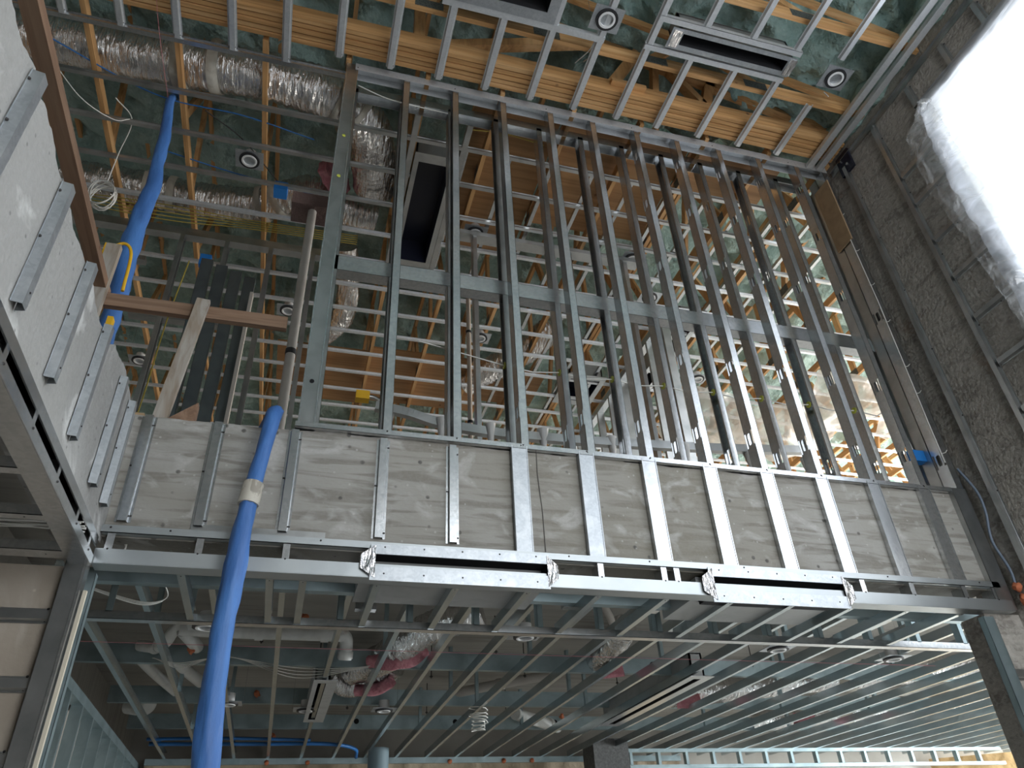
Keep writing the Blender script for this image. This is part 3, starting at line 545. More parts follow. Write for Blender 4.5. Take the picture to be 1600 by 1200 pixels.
# round downlights
def downlight(x, y, z, lab, lens=True):
    d = empty('downlight', (x, y, z-.01), lab, 'ceiling light', 'round recessed lights')
    MB().box((x-.12, y-.10, z), (x+.12, y+.10, z+.004)).build('mounting_plate', steel_zinc, d)
    MB().ring((x, y), .062, .088, z-.012, z).build('rubber_ring', blk_rub, d); MB().ring((x, y), .050, .066, z-.018, z+.002).build('white_trim', white_m, d)
    a = MB(); a.ring((x, y), .050, .053, z, z+.09); a.build('can', white_m, d); MB().ring((x, y), .001, .05, z+.05, z+.056, 20).build('lens', lens_m, d)
    a = MB(); a.tube([(x-.13, y, z+.01), (x-.13, y, z+.5)], .0015, 5); a.tube([(x+.13, y, z+.01), (x+.13, y, z+.5)], .0015, 5); a.build('hanger_wire', steel, d)
    return d
dl0 = downlight(-.838, 4.75, ZC, 'round light with black ring at the upper left, under the silver duct')
for x, y, z, lab in [(1.804, 2.737, ZC, 'round light on a square plate near the top centre of the hall ceiling'), (3.874, 2.736, ZC, 'round light on a square plate near the right wall of the hall ceiling'),
     (1.334, 5.152, ZC, 'round light behind the stud wall, right of the large dark opening'), (1.791, 6.803, ZC, 'round light low behind the stud wall, in front of the distant plywood'),
     (-2.121, 8.11, ZC, 'round light at the far left behind the slanted plank'), (-.436, 6.782, ZC, 'round light just left of the grey vertical pipe'), (3.501, 5.669, ZC, 'round light close under the mid header, right of centre'),
     (3.058, 5.138, ZC, 'round light just above the mid header, right of centre'), (4.819, 7.033, ZC, 'round light seen low between the right-hand studs'), (-2.55, 6.9, ZC, 'round light behind the blue hose at the left'),
     (-.535, 5.34, 3.085, 'white round light just left of the blue hose under the lower ceiling'), (1.68, 5.32, 3.085, 'round light on a box under the lower ceiling at centre'), (3.885, 5.42, 3.085, 'round light under the lower ceiling below the right air slot'),
     (5.16, 5.59, 3.085, 'round light at the right of the lower ceiling beside the jamb'), (-.463, 7.8, 3.11, 'small round light right of the blue hose, deeper in the lower ceiling'), (1.009, 8.02, 3.11, 'distant round light in the middle of the lower ceiling'), (.25, 8.05, 3.11, 'distant round light left of the dark slot in the lower ceiling')]:
    dup(dl0, (x+.838, y-4.75, z-ZC), lab)
# ================================================================== DUCTS
def smooth(pts, n=10):
    P = [Vector(p) for p in pts]; P = [P[0]*2-P[1]]+P+[P[-1]*2-P[-2]]; out = []
    for i in range(1, len(P)-2):
        for k in range(n):
            t = k/n; a, b, c, d = P[i-1:i+3]; out.append(.5*((2*b)+(-a+c)*t+(2*a-5*b+4*c-d)*t*t+(-a+3*b-3*c+d)*t*t*t))
    out.append(P[-2]); return out
def duct(pts, r, lab, straps=(), ribs=.03, m=foil_m, seg=28, grp=None):
    pp = smooth(pts, 26); d = MB(); rr = [r*(1+.035*math.sin(i*2.1)+.05*noise.noise(Vector((i*.35, 2, r*10)))) for i in range(len(pp))]
    d.tube(pp, rr, seg, wob=.10); o = d.build('flex_duct', m, label=lab, cat='duct', group=grp)
    for k in straps:
        i = int(k*(len(pp)-4)); s_ = MB(); s_.tube(pp[i:i+4], [r*1.07, r*1.1, r*1.1, r*1.06], seg, wob=.12); s_.build('mastic_band', mastic_m, o, label='cream mastic band')
    return o
duct([(-3.3, 4.22, 7.42), (-2.5, 4.2, 7.42), (-1.4, 4.14, 7.40), (-.7, 4.08, 7.36), (-.15, 4.15, 7.34), (.16, 4.40, 7.32), (.27, 4.85, 7.34), (.30, 5.1, 7.42)], .205, 'big silver flexible duct along the top left, passing behind the end post', (.28, .33, .58, .64))
duct([(-2.6, 5.66, 7.42), (-1.9, 5.66, 7.42), (-1.3, 5.66, 7.40), (-.8, 5.58, 7.38), (-.3, 5.3, 7.38), (.02, 5.45, 7.38), (.35, 5.5, 7.4)], .165, 'second silver flexible duct, lower and farther on the left', (.18, .24, .52, .57))
duct([(-.1, 7.6, 7.3), (.15, 7.1, 7.28), (.2, 6.7, 7.4), (.1, 6.2, 7.6)], .13, 'short crumpled silver duct seen through the lower left of the stud wall', ())
duct([(1.9, 8.0, 7.22), (2.2, 7.6, 7.25), (2.55, 7.25, 7.35), (2.8, 6.9, 7.5)], .17, 'silver duct elbow seen behind the middle lower studs', ())
duct([(2.95, 2.35, 7.55), (2.6, 2.1, 7.45), (2.4, 1.6, 7.5)], .10, 'silver duct above the hall channels at the top right', ())
MB().tube([(-.12, 5.08, 7.36), (-.06, 5.02, 7.36)], [.18, .17], 20, wob=.3).build('insulation_collar', pink_m, label='pink insulation collar on the second silver duct', cat='insulation')
# lower storey ducts
duct([(.62, 7.4, 3.34), (.80, 6.9, 3.30), (.92, 6.4, 3.28), (1.12, 6.1, 3.36), (1.5, 5.9, 3.46)], .13, 'silver elbow duct with pink lining under the lower deck, left of centre', ())
d_ = MB(); d_.tube(smooth([(.70, 6.62, 3.22), (.84, 6.46, 3.17), (1.0, 6.36, 3.18), (1.12, 6.34, 3.26)], 8), .06, 14, wob=.5); d_.build('insulation_wrap', pink_m, label='pink insulation bulging from the nearer lower duct', cat='insulation')
duct([(.42, 7.6, 3.32), (.62, 7.7, 3.26), (.85, 7.5, 3.26), (1.0, 7.2, 3.34)], .10, 'smaller silver duct behind the first lower duct', ())
d_ = MB(); d_.tube(smooth([(.66, 7.45, 3.17), (.84, 7.38, 3.16), (.97, 7.22, 3.2)], 8), .05, 14, wob=.5); d_.build('insulation_wrap', pink_m, label='pink insulation on the smaller lower duct', cat='insulation')
duct([(2.75, 5.9, 3.36), (2.8, 6.4, 3.30), (2.85, 6.9, 3.34)], .12, 'silver duct stub under the lower deck at centre right', ())
duct([(4.2, 8.2, 3.32), (5.4, 7.6, 3.34), (6.6, 6.9, 3.34), (7.8, 6.3, 3.34)], .13, 'long silver duct slanting across the right of the lower ceiling', (.5,))
duct([(6.2, 9.6, 3.32), (7.4, 9.0, 3.34), (8.6, 8.3, 3.34), (9.6, 7.9, 3.34)], .13, 'distant silver duct at the far right of the lower ceiling', (.3,))
for i, (x, y) in enumerate([(2.95, 6.8), (4.4, 8.0), (6.5, 8.9)]):
    d_ = MB(); d_.tube([(x-.1, y+.06, 3.24), (x, y, 3.22), (x+.12, y-.08, 3.24)], .07, 12, wob=.6); d_.build('insulation_wrap', pink_m, label='pink insulation tuft under the lower deck, %s from the left of the right half' % nth(i), cat='insulation')
# ================================================================== UPPER FLOOR THINGS
# interior partition
pt = empty('partition_frame', (-1.2, 5.75, 3.66), 'steel partition frame standing behind the open left bay', 'partition')
mb = MB(); mb.box((-3.3, 5.72, 6.95), (-.05, 5.81, 7.04)); mb.build('top_track', steel_dull, pt)
for k in range(8): 
    x = -3.1+.41*k
    mb = MB(); mb.ext((x, 5.72, 3.66), (x, 5.72, 6.95), cprof(.09, .036), (0, 1, 0), (1, 0, 0)); mb.build('stud', steel_dull, pt)
mb = MB(); mb.box((-3.3, 5.72, 6.55), (-1.7, 5.80, 6.60)); mb.box((-1.7, 5.72, 5.9), (-.9, 5.8, 5.95)); mb.build('blocking', steel_dull, pt)
for i, x in enumerate([-1.04, -.93, -.82, -.71]):
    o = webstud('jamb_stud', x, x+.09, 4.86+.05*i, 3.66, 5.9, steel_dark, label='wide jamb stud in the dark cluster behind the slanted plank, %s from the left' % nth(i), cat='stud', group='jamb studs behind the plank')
MB().box((-.62, 4.84, 3.66), (-.595, 4.9, 5.6)).build('corner_strip', mat('pale_strip', (.45, .41, .36), .7), label='pale narrow strip beside the dark jamb studs', cat='strip')
p2 = empty('partition_frame', (3.78, 7.4, 3.66), 'steel partition frame receding behind the lower middle studs', 'partition')
mb = MB(); mb.box((3.74, 5.9, 6.95), (3.83, 9.6, 7.04)); mb.build('top_track', steel, p2)
for k in range(10):
    mb = MB(); y = 5.92+.405*k; mb.ext((3.74, y, 3.66), (3.74, y, 6.95), cprof(.09, .036), (1, 0, 0), (0, 1, 0)); mb.build('stud', steel_dull, p2)
p3 = empty('partition_frame', (2.2, 5.1, 3.66), 'sparse steel partition just behind the lower centre of the stud wall', 'partition')
for x in (1.30, 1.62, 2.08, 2.3, 2.92):
    mb = MB(); mb.ext((x, 5.1, 3.66), (x, 5.1, 6.95), cprof(.09, .036), (0, 1, 0), (1, 0, 0)); mb.build('stud', steel_dull, p3)
mb = MB(); mb.box((1.06, 5.08, 6.95), (3.1, 5.2, 7.0)); mb.build('top_track', steel_dull, p3)
# pipes
pp = MB(); pp.tube([(-.205, 4.12, 3.66), (-.205, 4.12, 5.9)], .032, 16); o = pp.build('vent_pipe', pvc_d, label='grey vertical pipe rising at the left of the stud wall', cat='pipe')
MB().tube([(-.205, 4.12, 4.50), (-.205, 4.12, 4.54)], .036, 16).build('coupling', blk_rub, o)
MB().box((-.36, 4.05, 5.86), (-.1, 4.25, 5.98)).build('pipe_head', mat('rusty_block', (.14, .09, .08), .9, 0, (), ('noise', (40, 40, 40), .8, .02)), o)
pp = MB(); pp.tube([(1.30, 5.35, 3.66), (1.30, 5.35, 6.6)], .022, 12); o = pp.build('water_pipe', mat('tan_pipe', (.60, .50, .40), .5), label='thin tan vertical pipe behind the second lower bay', cat='pipe')
for z in (4.9, 5.9): MB().tube([(1.30, 5.35, z), (1.30, 5.35, z+.025)], .027, 12).build('clamp', blk_rub, o)
pp = MB(); pp.tube([(1.78, 4.3, 3.66), (1.78, 4.3, 5.9)], .030, 14); pp.build('vent_pipe', pvc_d, label='grey vertical pipe behind the middle lower studs', cat='pipe')
MB().box((1.12, 5.3, 4.82), (1.2, 5.36, 4.98)).build('outlet_box', bluebox_m, label='blue box beside the thin tan pipe', cat='electrical box')
MB().box((-1.23, 5.66, 6.55), (-1.13, 5.72, 6.68)).build('outlet_box', bluebox_m, label='blue box high on the left partition frame', cat='electrical box')
MB().box((-.62, 4.98, 7.0), (-.5, 5.1, 7.1)).build('outlet_box', bluebox_m, label='blue box with loose wires in the upper left ceiling', cat='electrical box')
# curved guard rail on plastic-wrapped posts
gr = empty('guard_rail', (2.4, 4.7, 3.66), 'grey curved guard rail with plastic-wrapped posts behind the stud wall', 'guard rail')
rp = smooth([(.42, 4.7, 4.55), (.66, 4.7, 4.52), (.9, 4.72, 4.475), (1.3, 4.72, 4.44), (1.75, 4.7, 4.43), (2.3, 4.7, 4.45), (3.2, 4.7, 4.50), (4.0, 4.7, 4.57), (4.2, 4.7, 4.6)], 6)
mb = MB()
for a, b in zip(rp, rp[1:]): mb.bar(a, b, .05, .07)
mb.build('rail', steel_dull, gr)
for x in (.52, .92, 1.30, 1.72, 2.30, 2.95, 3.55, 4.1):
    mb = MB(); mb.tube([(x, 4.7, 3.66), (x, 4.7, 4.35), (x, 4.7, 4.50)], [.03, .022, .045], 10, wob=.3); mb.build('post', mat('wrapped_post_%d' % int(x*100), (.55, .55, .54), .35, .2, (), ('noise', (20, 20, 5), .6, .02)), gr)
mb = MB(); mb.tube(smooth([(.30, 4.7, 4.62), (.42, 4.7, 4.62), (.52, 4.7, 4.5), (.55, 4.7, 4.3)], 6), .016, 10); mb.build('curved_handle', steel_dull, gr)
MB().box((.27, 4.66, 4.585), (.37, 4.73, 4.655)).build('end_cap', yellow_m, gr, label='yellow end cap')
# hanging dust sheets
def sheet(fn, nu, nv, m, name, lab, cat, sol=.002):
    mb = MB(); mb.smooth = True; k = nu+1; mb.add([fn(i/nu, j/nv) for j in range(nv+1) for i in range(nu+1)], [(j*k+i, j*k+i+1, (j+1)*k+i+1, (j+1)*k+i) for j in range(nv) for i in range(nu)])
    o = mb.build(name, m, label=lab, cat=cat, fix=False); return o
sheet(lambda u, v: Vector((4.7+2.6*u+.1*noise.noise(Vector((u*4, v*4, 1))), 7.6+(v-.3)*(.35+1.0*abs(math.sin(u*5.2+.6))+.3*noise.noise(Vector((u*9, 0, 2))))+.12*noise.noise(Vector((u*5, v*5, 8))), 7.04-.60*math.sin(math.pi*v)*(.4+.6*math.sin(math.pi*u))+.10*noise.noise(Vector((u*7, v*7, 3))))), 40, 24, film_ceil, 'dust_sheet', 'sagging cream plastic sheet under the far ceiling at lower right', 'plastic sheet')
sheet(lambda u, v: Vector((6.3+2.2*u, 6.5+v*(.5+.9*abs(math.sin(u*4.4+.3)))+.1*noise.noise(Vector((u*5, v*5, 8))), 7.04-.28*math.sin(math.pi*v)+.08*noise.noise(Vector((u*7, v*7, 5))))), 30, 20, film_ceil, 'dust_sheet', 'cream plastic sheet between the last right-hand studs', 'plastic sheet')
# timber guard at the open edge
p = empty('edge_guard', (-.75, 3.75, 3.66), 'rough timber guard rail with slanted post over the open left bay', 'guard rail')
mb = MB(); mb.box((-1.26, 3.76, 4.435), (-.235, 3.80, 4.525)); mb.build('cross_rail', old_x, p)
mb = MB(); mb.bar((-.725, 3.725, 4.535), (-.80, 3.725, 3.64), .075, .035, (0, 1, 0)); mb.build('slanted_post', old_z, p)
mb = MB(); mb.add([(-.78, 3.70, 3.66), (-.62, 3.70, 3.66), (-.62, 3.70, 3.80), (-.78, 3.76, 3.66), (-.62, 3.76, 3.66), (-.62, 3.76, 3.80)], [(0, 1, 2), (3, 5, 4), (0, 3, 4, 1), (1, 4, 5, 2), (2, 5, 3, 0)]); mb.build('wedge', old_y, p)
mb = MB(); mb.bar((-1.29, -.8, 4.54), (-1.29, 3.80, 4.54), .075, .06); mb.build('side_rail', old_y, p)
mb = MB(); mb.box((-1.33, 3.70, 3.6), (-1.25, 3.745, 4.86)); mb.build('corner_post', old_z, p)
MB().box((-.99, 3.70, 3.655), (-.87, 3.76, 3.70)).build('timber_block', osb_m, label='orange-brown timber block on the concrete edge at the left corner', cat='block')
yb = empty('guard_bracket', (-1.38, 3.8, 3.66), 'yellow steel guard bracket at the corner of the timber rails', 'bracket')
mb = MB(); mb.bar((-1.20, 3.79, 4.36), (-1.20, 3.79, 3.9), .03, .05, (0, 1, 0)); mb.bar((-1.36, 3.82, 4.4), (-1.36, 3.82, 4.95), .03, .04, (0, 1, 0)); mb.build('upright', yellow_m, yb)
mb = MB(); mb.tube(smooth([(-1.36, 3.82, 4.9), (-1.28, 3.82, 4.98), (-1.22, 3.82, 4.9), (-1.20, 3.82, 4.6)], 5), .010, 8); mb.build('hook', yellow_m, yb)
# blue hose
hp = smooth([(-1.02, 4.25, 3.7), (-.6, 4.2, 3.72), (-.32, 3.95, 3.74), (-.215, 3.66, 3.745), (-.215, 3.53, 3.66), (-.225, 3.49, 3.5), (-.245, 3.47, 3.27), (-.262, 3.46, 3.08), (-.268, 3.45, 2.80), (-.276, 3.45, 2.47), (-.268, 3.45, 2.2), (-.25, 3.45, 1.97), (-.2, 3.45, 1.4), (-.15, 3.45, .6), (-.1, 3.45, .02)], 8)
mb = MB(); mb.tube(hp, [.040+.009*noise.noise(Vector((p_.z*2.2, 0, 4)))+.010*min(1, max(0, (3.0-p_.z)/.4)) for p_ in hp], 20, wob=.22); o = mb.build('blue_hose', blue_m, label='thick blue hose draped over the front concrete band down to the floor', cat='hose')
mb = MB(); q = [p_ for p_ in hp if 3.08 < p_.z < 3.24 and p_.y < 3.6]; mb.tube(q, .050, 20, wob=.06); mb.build('tape_wrap', tape_m, o, label='dirty white tape joint')
hq = smooth([(-1.46, 4.42, 7.3), (-1.449, 4.25, 7.0), (-1.386, 4.2, 6.52), (-1.37, 4.2, 6.2), (-1.35, 4.2, 5.94), (-1.365, 4.2, 5.5), (-1.356, 4.2, 5.22), (-1.338, 4.2, 4.9), (-1.334, 4.2, 4.66), (-1.33, 4.2, 4.2), (-1.31, 4.22, 3.72), (-1.15, 4.25, 3.70)], 8)
mb = MB(); mb.tube(hq, [.030+.03*min(1, max(0, (7.0-p_.z)/1.4))+.008*noise.noise(Vector((p_.z*2, 3, 4))) for p_ in hq], 18, wob=.22); mb.build('blue_hose', blue_m, label='blue hose hanging from the upper left ceiling behind the timber rail', cat='hose')
# hanging cables, coil and strings at the upper left
def wire(pts, r, m, name, lab, n=8): 
    mb = MB(); mb.tube(smooth(pts, n), r, 6); return mb.build(name, m, label=lab, cat='cable')
coil = []
for i in range(110): q = i*.42; coil.append((-1.98+.10*math.cos(q)+.03*noise.noise(Vector((i*.2, 0, 0))), 5.05+.05*math.sin(q*.9), 6.62+.13*math.sin(q)+.05*noise.noise(Vector((i*.13, 4, 0)))))
mb = MB(); mb.tube(coil, .005, 5); mb.build('cable_coil', cable_m, label='coil of white cable hanging at the upper left beside the timber rail', cat='cable coil')
wire([(-1.98, 5.05, 6.75), (-1.92, 4.9, 7.0), (-1.8, 4.6, 7.1), (-1.9, 4.4, 7.1)], .005, cable_m, 'white_cable', 'white cable rising from the hanging coil')
wire([(-2.35, 4.1, 7.1), (-2.1, 4.3, 6.9), (-1.9, 4.5, 6.95), (-1.8, 4.55, 7.05)], .004, cable_m, 'white_cable', 'thin white cable looping under the upper left channels')
wire([(-1.2, 4.35, 7.1), (-.9, 4.6, 7.12), (-.6, 5.0, 7.12)], .005, blk_rub, 'black_cable', 'black cable sagging behind the upper left channels')
for k in range(5): wire([(-2.6, 5.55+.03*k, 7.10), (-1.6, 5.5+.04*k, 7.085-.01*k), (-.9, 5.54+.03*k, 7.10), (.2, 5.5+.03*k, 7.09)], .005, yel_m, 'yellow_cable', 'yellow cable run under the second silver duct, %s of the bundle' % nth(k))
wire([(.02, 3.75, 7.02), (.25, 3.77, 6.96), (.5, 3.8, 6.98), (.78, 3.82, 7.0)], .005, cable_m, 'white_cable', 'white cable drooping between the two top tracks at the left')
wire([(1.0, 4.0, 7.10), (1.35, 4.0, 7.14), (1.7, 4.0, 7.09)], .005, yel_m, 'yellow_cable', 'yellow cable arc above the farther top track')
wire([at(243, -20, 2, 7.03), at(250, 60, 2, 7.03), at(268, 192, 2, 7.03)], .0016, string_m, 'string_line', 'thin pink string stretched under the upper left ceiling')
for i, (a, b) in enumerate([((1.72, 3.2, 7.15), (1.78, 2.8, 7.1)), ((1.80, 3.2, 7.2), (1.83, 2.82, 7.1))]): wire([a, ((a[0]+b[0])/2+.03, 3.0, 7.08), b], .004, cable_m, 'light_wire', 'white wire to the top centre round light, %s of two' % nth(i))
wire([(3.3, 2.9, 7.1), (3.3, 2.85, 7.4), (3.35, 2.6, 7.7)], .002, steel, 'hanger_wire_strand', 'thin wire hanging from the foam beside the hall slot')
wire([(3.84, 2.86, 7.02), (3.84, 2.84, 6.93)], .004, white_m, 'pull_wire', 'short white lead under the right round light')
wire([(-1.6, 4.9, 7.15), (-1.0, 5.0, 7.13), (-.5, 5.05, 7.12), (-.2, 5.1, 7.12)], .006, pex_m, 'blue_cable', 'blue cable across the upper left ceiling')
wire([(-2.4, 3.95, 7.14), (-1.6, 4.3, 7.12), (-.9, 4.35, 7.13), (-.3, 4.45, 7.12)], .006, pex_m, 'blue_cable', 'blue cable under the big silver duct')
wire([(-1.32, 5.7, 6.6), (-1.36, 5.66, 5.8), (-1.38, 5.66, 4.9), (-1.45, 5.66, 4.0)], .006, yel_m, 'yellow_cable', 'yellow cable running down the left partition frame')
# ================================================================== RIGHT WALL FURRING
def wall_hat(p0, p1, u, lab, w=.066, scr=()):
    mb = MB(); mb.ext(p0, p1, hatprof(w, .034, .026), u, (-1, 0, 0)); o = mb.build('hat_channel', steel_dull, label=lab, cat='furring channel', group='furring on the right wall')
    for q in scr: screw(o, q, (-1, 0, 0))
    return o
X0 = XR-.001
wall_hat((X0, 3.468, 2.9), (X0, 3.468, 6.95), (0, 1, 0), 'long vertical hat channel on the right wall nearest the stud wall', scr=[(X0-.005, 3.44, z) for z in (3.6, 4.2, 4.8, 5.4, 6.0, 6.5)])
wall_hat((X0, 3.05, 3.0), (X0, 3.05, 7.0), (0, 1, 0), 'long vertical hat channel on the right wall between the corner and the window', scr=[(X0-.005, 3.02, z) for z in (4.0, 4.7, 5.4, 6.1, 6.8)])
for i, z in enumerate([6.283, 5.965, 5.548, 5.166, 4.77, 4.37, 3.988, 3.6]):
    wall_hat((X0, 2.63, z), (X0, 3.01, z), (0, 0, 1), 'short horizontal hat channel beside the window, %s from the top' % nth(i), scr=[(X0-.005, 2.8, z-.03)])
for i, y in enumerate([2.625, 2.235, 1.885, 1.5]):
    wall_hat((X0, y, 6.71), (X0, y, 6.96), (0, 1, 0), 'short upright hat channel above the window, %s from the corner' % nth(i), scr=[(X0-.005, y-.03, 6.94)])
wire([at(1496, 733, 0, 4.455), at(1526, 768, 0, 4.455), at(1540, 800, 0, 4.455), at(1550, 845, 0, 4.455), at(1578, 890, 0, 4.455), at(1590, 925, 0, 4.455)], .009, mat('grey_conduit', (.20, .25, .33), .5), 'conduit', 'blue-grey conduit bending down the right wall corner')
for i, (x, z) in enumerate([(4.43, 2.98), (4.45, 2.90)]):
    mb = MB(); mb.tube([(x-.01, 3.58, z), (x+.015, 3.58, z+.005), (x+.04, 3.58, z+.01)], [.015, .034, .02], 14, wob=.8); mb.build('caulk_blob', orange_m, label='orange fire caulk blob at the right end of the ladder frame, %s' % ('upper', 'lower')[i], cat='caulk')
mb = MB(); mb.ext((4.14, D+.048, 2.47), (4.47, D+.048, 2.47), hatprof(.066, .034, .024), (0, 0, 1), (0, -1, 0)); mb.build('hat_channel', steel_dull, label='horizontal hat channel on the concrete right of the lower opening', cat='furring channel')
webstud('jamb_post', 4.12, 4.20, D-.01, 0, 2.80, steel_blue, label='dark steel jamb post on the right side of the lower opening', cat='post')
# window film
def fz(u, v):
    z = 6.70-3.2*v; y = 2.60-4.4*u
    if u < .12: y += (.12-u)/.12*(.09*math.sin(min(1, v*3.0)*math.pi/2)+.03*noise.noise(Vector((v*22, 1, 0)))-.03)
    x = XR-.02-.09*min(1, u*9)*0-.05*math.exp(-(v*5)**2)*0-.03*abs(noise.noise(Vector((u*9, v*9, 2))))-.05*max(0, 1-u*6)*(v > .04)*(.6+noise.noise(Vector((u*26, v*12, 4))))-.012*abs(noise.noise(Vector((u*40+v*30, v*14, 7))))
    return Vector((x-.02, y, z))
sheet(fz, 150, 120, film_m, 'window_sheet', 'milky plastic sheet taped over the bright window in the right wall', 'plastic sheet')
ol = [(2.50, 6.56), (2.76, 6.44), (2.80, 6.29), (2.815, 5.93), (2.75, 5.33), (2.725, 4.92), (2.70, 4.6), (2.72, 4.2)]
def fl(u, v):
    k = v*(len(ol)-1); i = min(int(k), len(ol)-2); t = k-i; y1 = ol[i][0]+(ol[i+1][0]-ol[i][0])*t; z = ol[i][1]+(ol[i+1][1]-ol[i][1])*t
    y = 2.46+(y1-2.46)*u; x = XR-.10-.05*math.sin(u*math.pi)-.05*noise.noise(Vector((u*4, v*16, 2)))-.03*abs(noise.noise(Vector((u*12, v*40, 5))))
    return Vector((x, y+.012*noise.noise(Vector((u*5, v*30, 9))), z))
sheet(fl, 26, 120, film_loose, 'loose_sheet_edge', 'clear crumpled plastic flap hanging loose from the window corner', 'plastic sheet')
# ================================================================== LOWER CEILING
sx_ = [-.548, -.14, .02, .386, .795, 1.19, 1.60, 2.01, 2.42, 2.83, 3.24, 3.65, 4.06]
def lchan(x, y0, y1, z, m, nm, lab, grp, dz=.07):
    mb = MB(); mb.ext((x, y0, z), (x, y1, z), thick([(.036, 0+.0), (0, 0), (0, dz), (.036, dz)], -.002), (1, 0, 0), (0, 0, 1)); return mb.build(nm, m, label=lab, cat='ceiling joist', group=grp)
for i, x in enumerate(sx_):
    o = lchan(x, D+.085, 4.44, 2.845, joist_m, 'soffit_joist', 'short steel soffit joist under the front band, %s from the left' % nth(i), 'short joists behind the ladder frame', .06)
    screw(o, (x+.018, D+.12, 2.844), (0, 0, -1), .005)
st = empty('step_frame', (4, 4.46, 2.84), 'long steel step frame joining the low soffit to the higher ceiling', 'frame')
mb = MB(); mb.box((-1.35, 4.44, 2.840), (8.4, 4.50, 2.843)); mb.box((-1.35, 4.44, 2.84), (8.4, 4.442, 2.885)); mb.build('bottom_rail', steel, st)
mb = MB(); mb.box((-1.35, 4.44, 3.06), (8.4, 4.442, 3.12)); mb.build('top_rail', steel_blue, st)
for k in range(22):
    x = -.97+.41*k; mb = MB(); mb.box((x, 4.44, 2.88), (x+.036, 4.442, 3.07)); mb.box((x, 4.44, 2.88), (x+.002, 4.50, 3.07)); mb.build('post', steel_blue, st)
jx = [-1.30+.405*k for k in range(35)]
for i, x in enumerate(jx):
    lchan(x, 4.505, 10.9, 3.10, joist_m, 'ceiling_joist', 'steel joist of the lower ceiling, %s from the left' % nth(i), 'long joists of the lower ceiling', .075)
bm = []
for i, (y, z) in enumerate([(4.05, 2.912), (6.75, 3.20), (8.35, 3.23), (9.7, 3.24)]):
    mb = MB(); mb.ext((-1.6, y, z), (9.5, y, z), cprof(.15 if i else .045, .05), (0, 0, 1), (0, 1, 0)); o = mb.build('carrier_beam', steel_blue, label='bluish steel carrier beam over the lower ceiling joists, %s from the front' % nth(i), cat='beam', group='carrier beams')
    for x in (.9, 2.1, 3.4) if i in (1, 3) else (): MB().tube([(x, y-.002, z+.08), (x, y-.006, z+.08)], .03, 14).build('punched_hole', black_m, o)
hi = 0
for y in (5.4, 6.1, 7.4, 8.0, 9.1):
    for k in range(7):
        x = -.88+1.215*k+(.405 if y in (6.1, 8.0) else 0); mb = MB(); mb.ext((x, y, 3.13), (x, y, 3.58), cprof(.04, .03, 0), (0, 1, 0), (1, 0, 0))
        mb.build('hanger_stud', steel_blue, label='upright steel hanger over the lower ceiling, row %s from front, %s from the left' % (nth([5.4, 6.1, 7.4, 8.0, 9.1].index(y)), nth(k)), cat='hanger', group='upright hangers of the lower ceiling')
# wall studs at the left of the lower room and back wall dressing
lw = empty('side_partition', (-1.6, 7, 0), 'bluish steel stud partition on the left of the lower room', 'partition')
mb = MB(); mb.box((-1.66, 3.9, 2.98), (-1.57, 11.1, 3.06)); mb.build('top_track', steel_blue, lw)
for k in range(14):
    mb = MB(); mb.ext((-1.66, 4.3+.5*k, 0), (-1.66, 4.3+.5*k, 2.98), cprof(.09, .04), (1, 0, 0), (0, 1, 0)); mb.build('stud', steel_blue, lw)
MB().box((-1.9, 3.9, 0), (-1.72, 11.1, 3.5)).build('wall_left_room', deck_m, kind='structure')
def papr(u, v): return Vector((-1.5+7.2*u, 10.92+.04*noise.noise(Vector((u*30, v*5, 1)))+.02*noise.noise(Vector((u*80, v*14, 1))), 3.06-3.0*v))
sheet(papr, 150, 40, paper_m, 'kraft_paper', 'wrinkled tan kraft paper covering the back wall under the lower ceiling', 'paper')
def papr2(u, v): return Vector((10.2+3.0*u, 11.0-1.9*u+.07*noise.noise(Vector((u*12, v*5, 1))), 3.04-2.0*v))
sheet(papr2, 60, 30, mat('ochre_paper', (.45, .29, .13), .8, 0, [('noise', (4, 4, 4), .45, .6, (.56, .38, .18), .7)], ('noise', (5, 5, 5), .9, .05)), 'kraft_paper', 'ochre paper wrap at the lower right corner of the picture', 'paper')
tk = MB(); tk.box((-1.5, 10.86, 3.03), (5.7, 10.9, 3.10)); tk.build('back_track', steel_blue, label='steel track along the top of the papered back wall', cat='track')
for i, x in enumerate([-.9, -.1, .4, 1.4, 2.25, 3.0, 3.4]):
    MB().tube([(x, 10.84, 3.04), (x+.025, 10.84, 3.045), (x+.05, 10.84, 3.05)], [.018, .03, .018], 12, wob=.6).build('caulk_blob', orange_m, label='orange caulk blob on the back track, %s from the left' % nth(i), cat='caulk')
# far right soffit ladder and column
fr = empty('ladder_frame', (7.5, 10.3, 2.9), 'pale blue ladder frame at the back right of the lower ceiling', 'frame')
for z in (2.86, 3.06): mb = MB(); mb.box((4.6, 10.3, z), (11, 10.38, z+.045)); mb.build('rail', steel_blue, fr)
for k in range(15): mb = MB(); mb.box((4.65+.42*k, 10.3, 2.90), (4.69+.42*k, 10.38, 3.06)); mb.build('rung', steel_blue, fr)
mb = MB(); mb.box((4.05, 10.1, 0), (4.55, 10.5, 3.2)); mb.build('wall_column', mat('dark_masonry', (.10, .10, .10), .9, 0, [('noise', (30, 30, 30), .4, .7, (.18, .18, .18), .7)]), kind='structure')
mb = MB(); mb.tube([(1.28, 10.5, 0), (1.28, 10.5, 3.15)], .13, 18); mb.build('steel_column', mat('grey_blue_paint', (.22, .30, .34), .5), label='round blue-grey column at the bottom centre', cat='column')
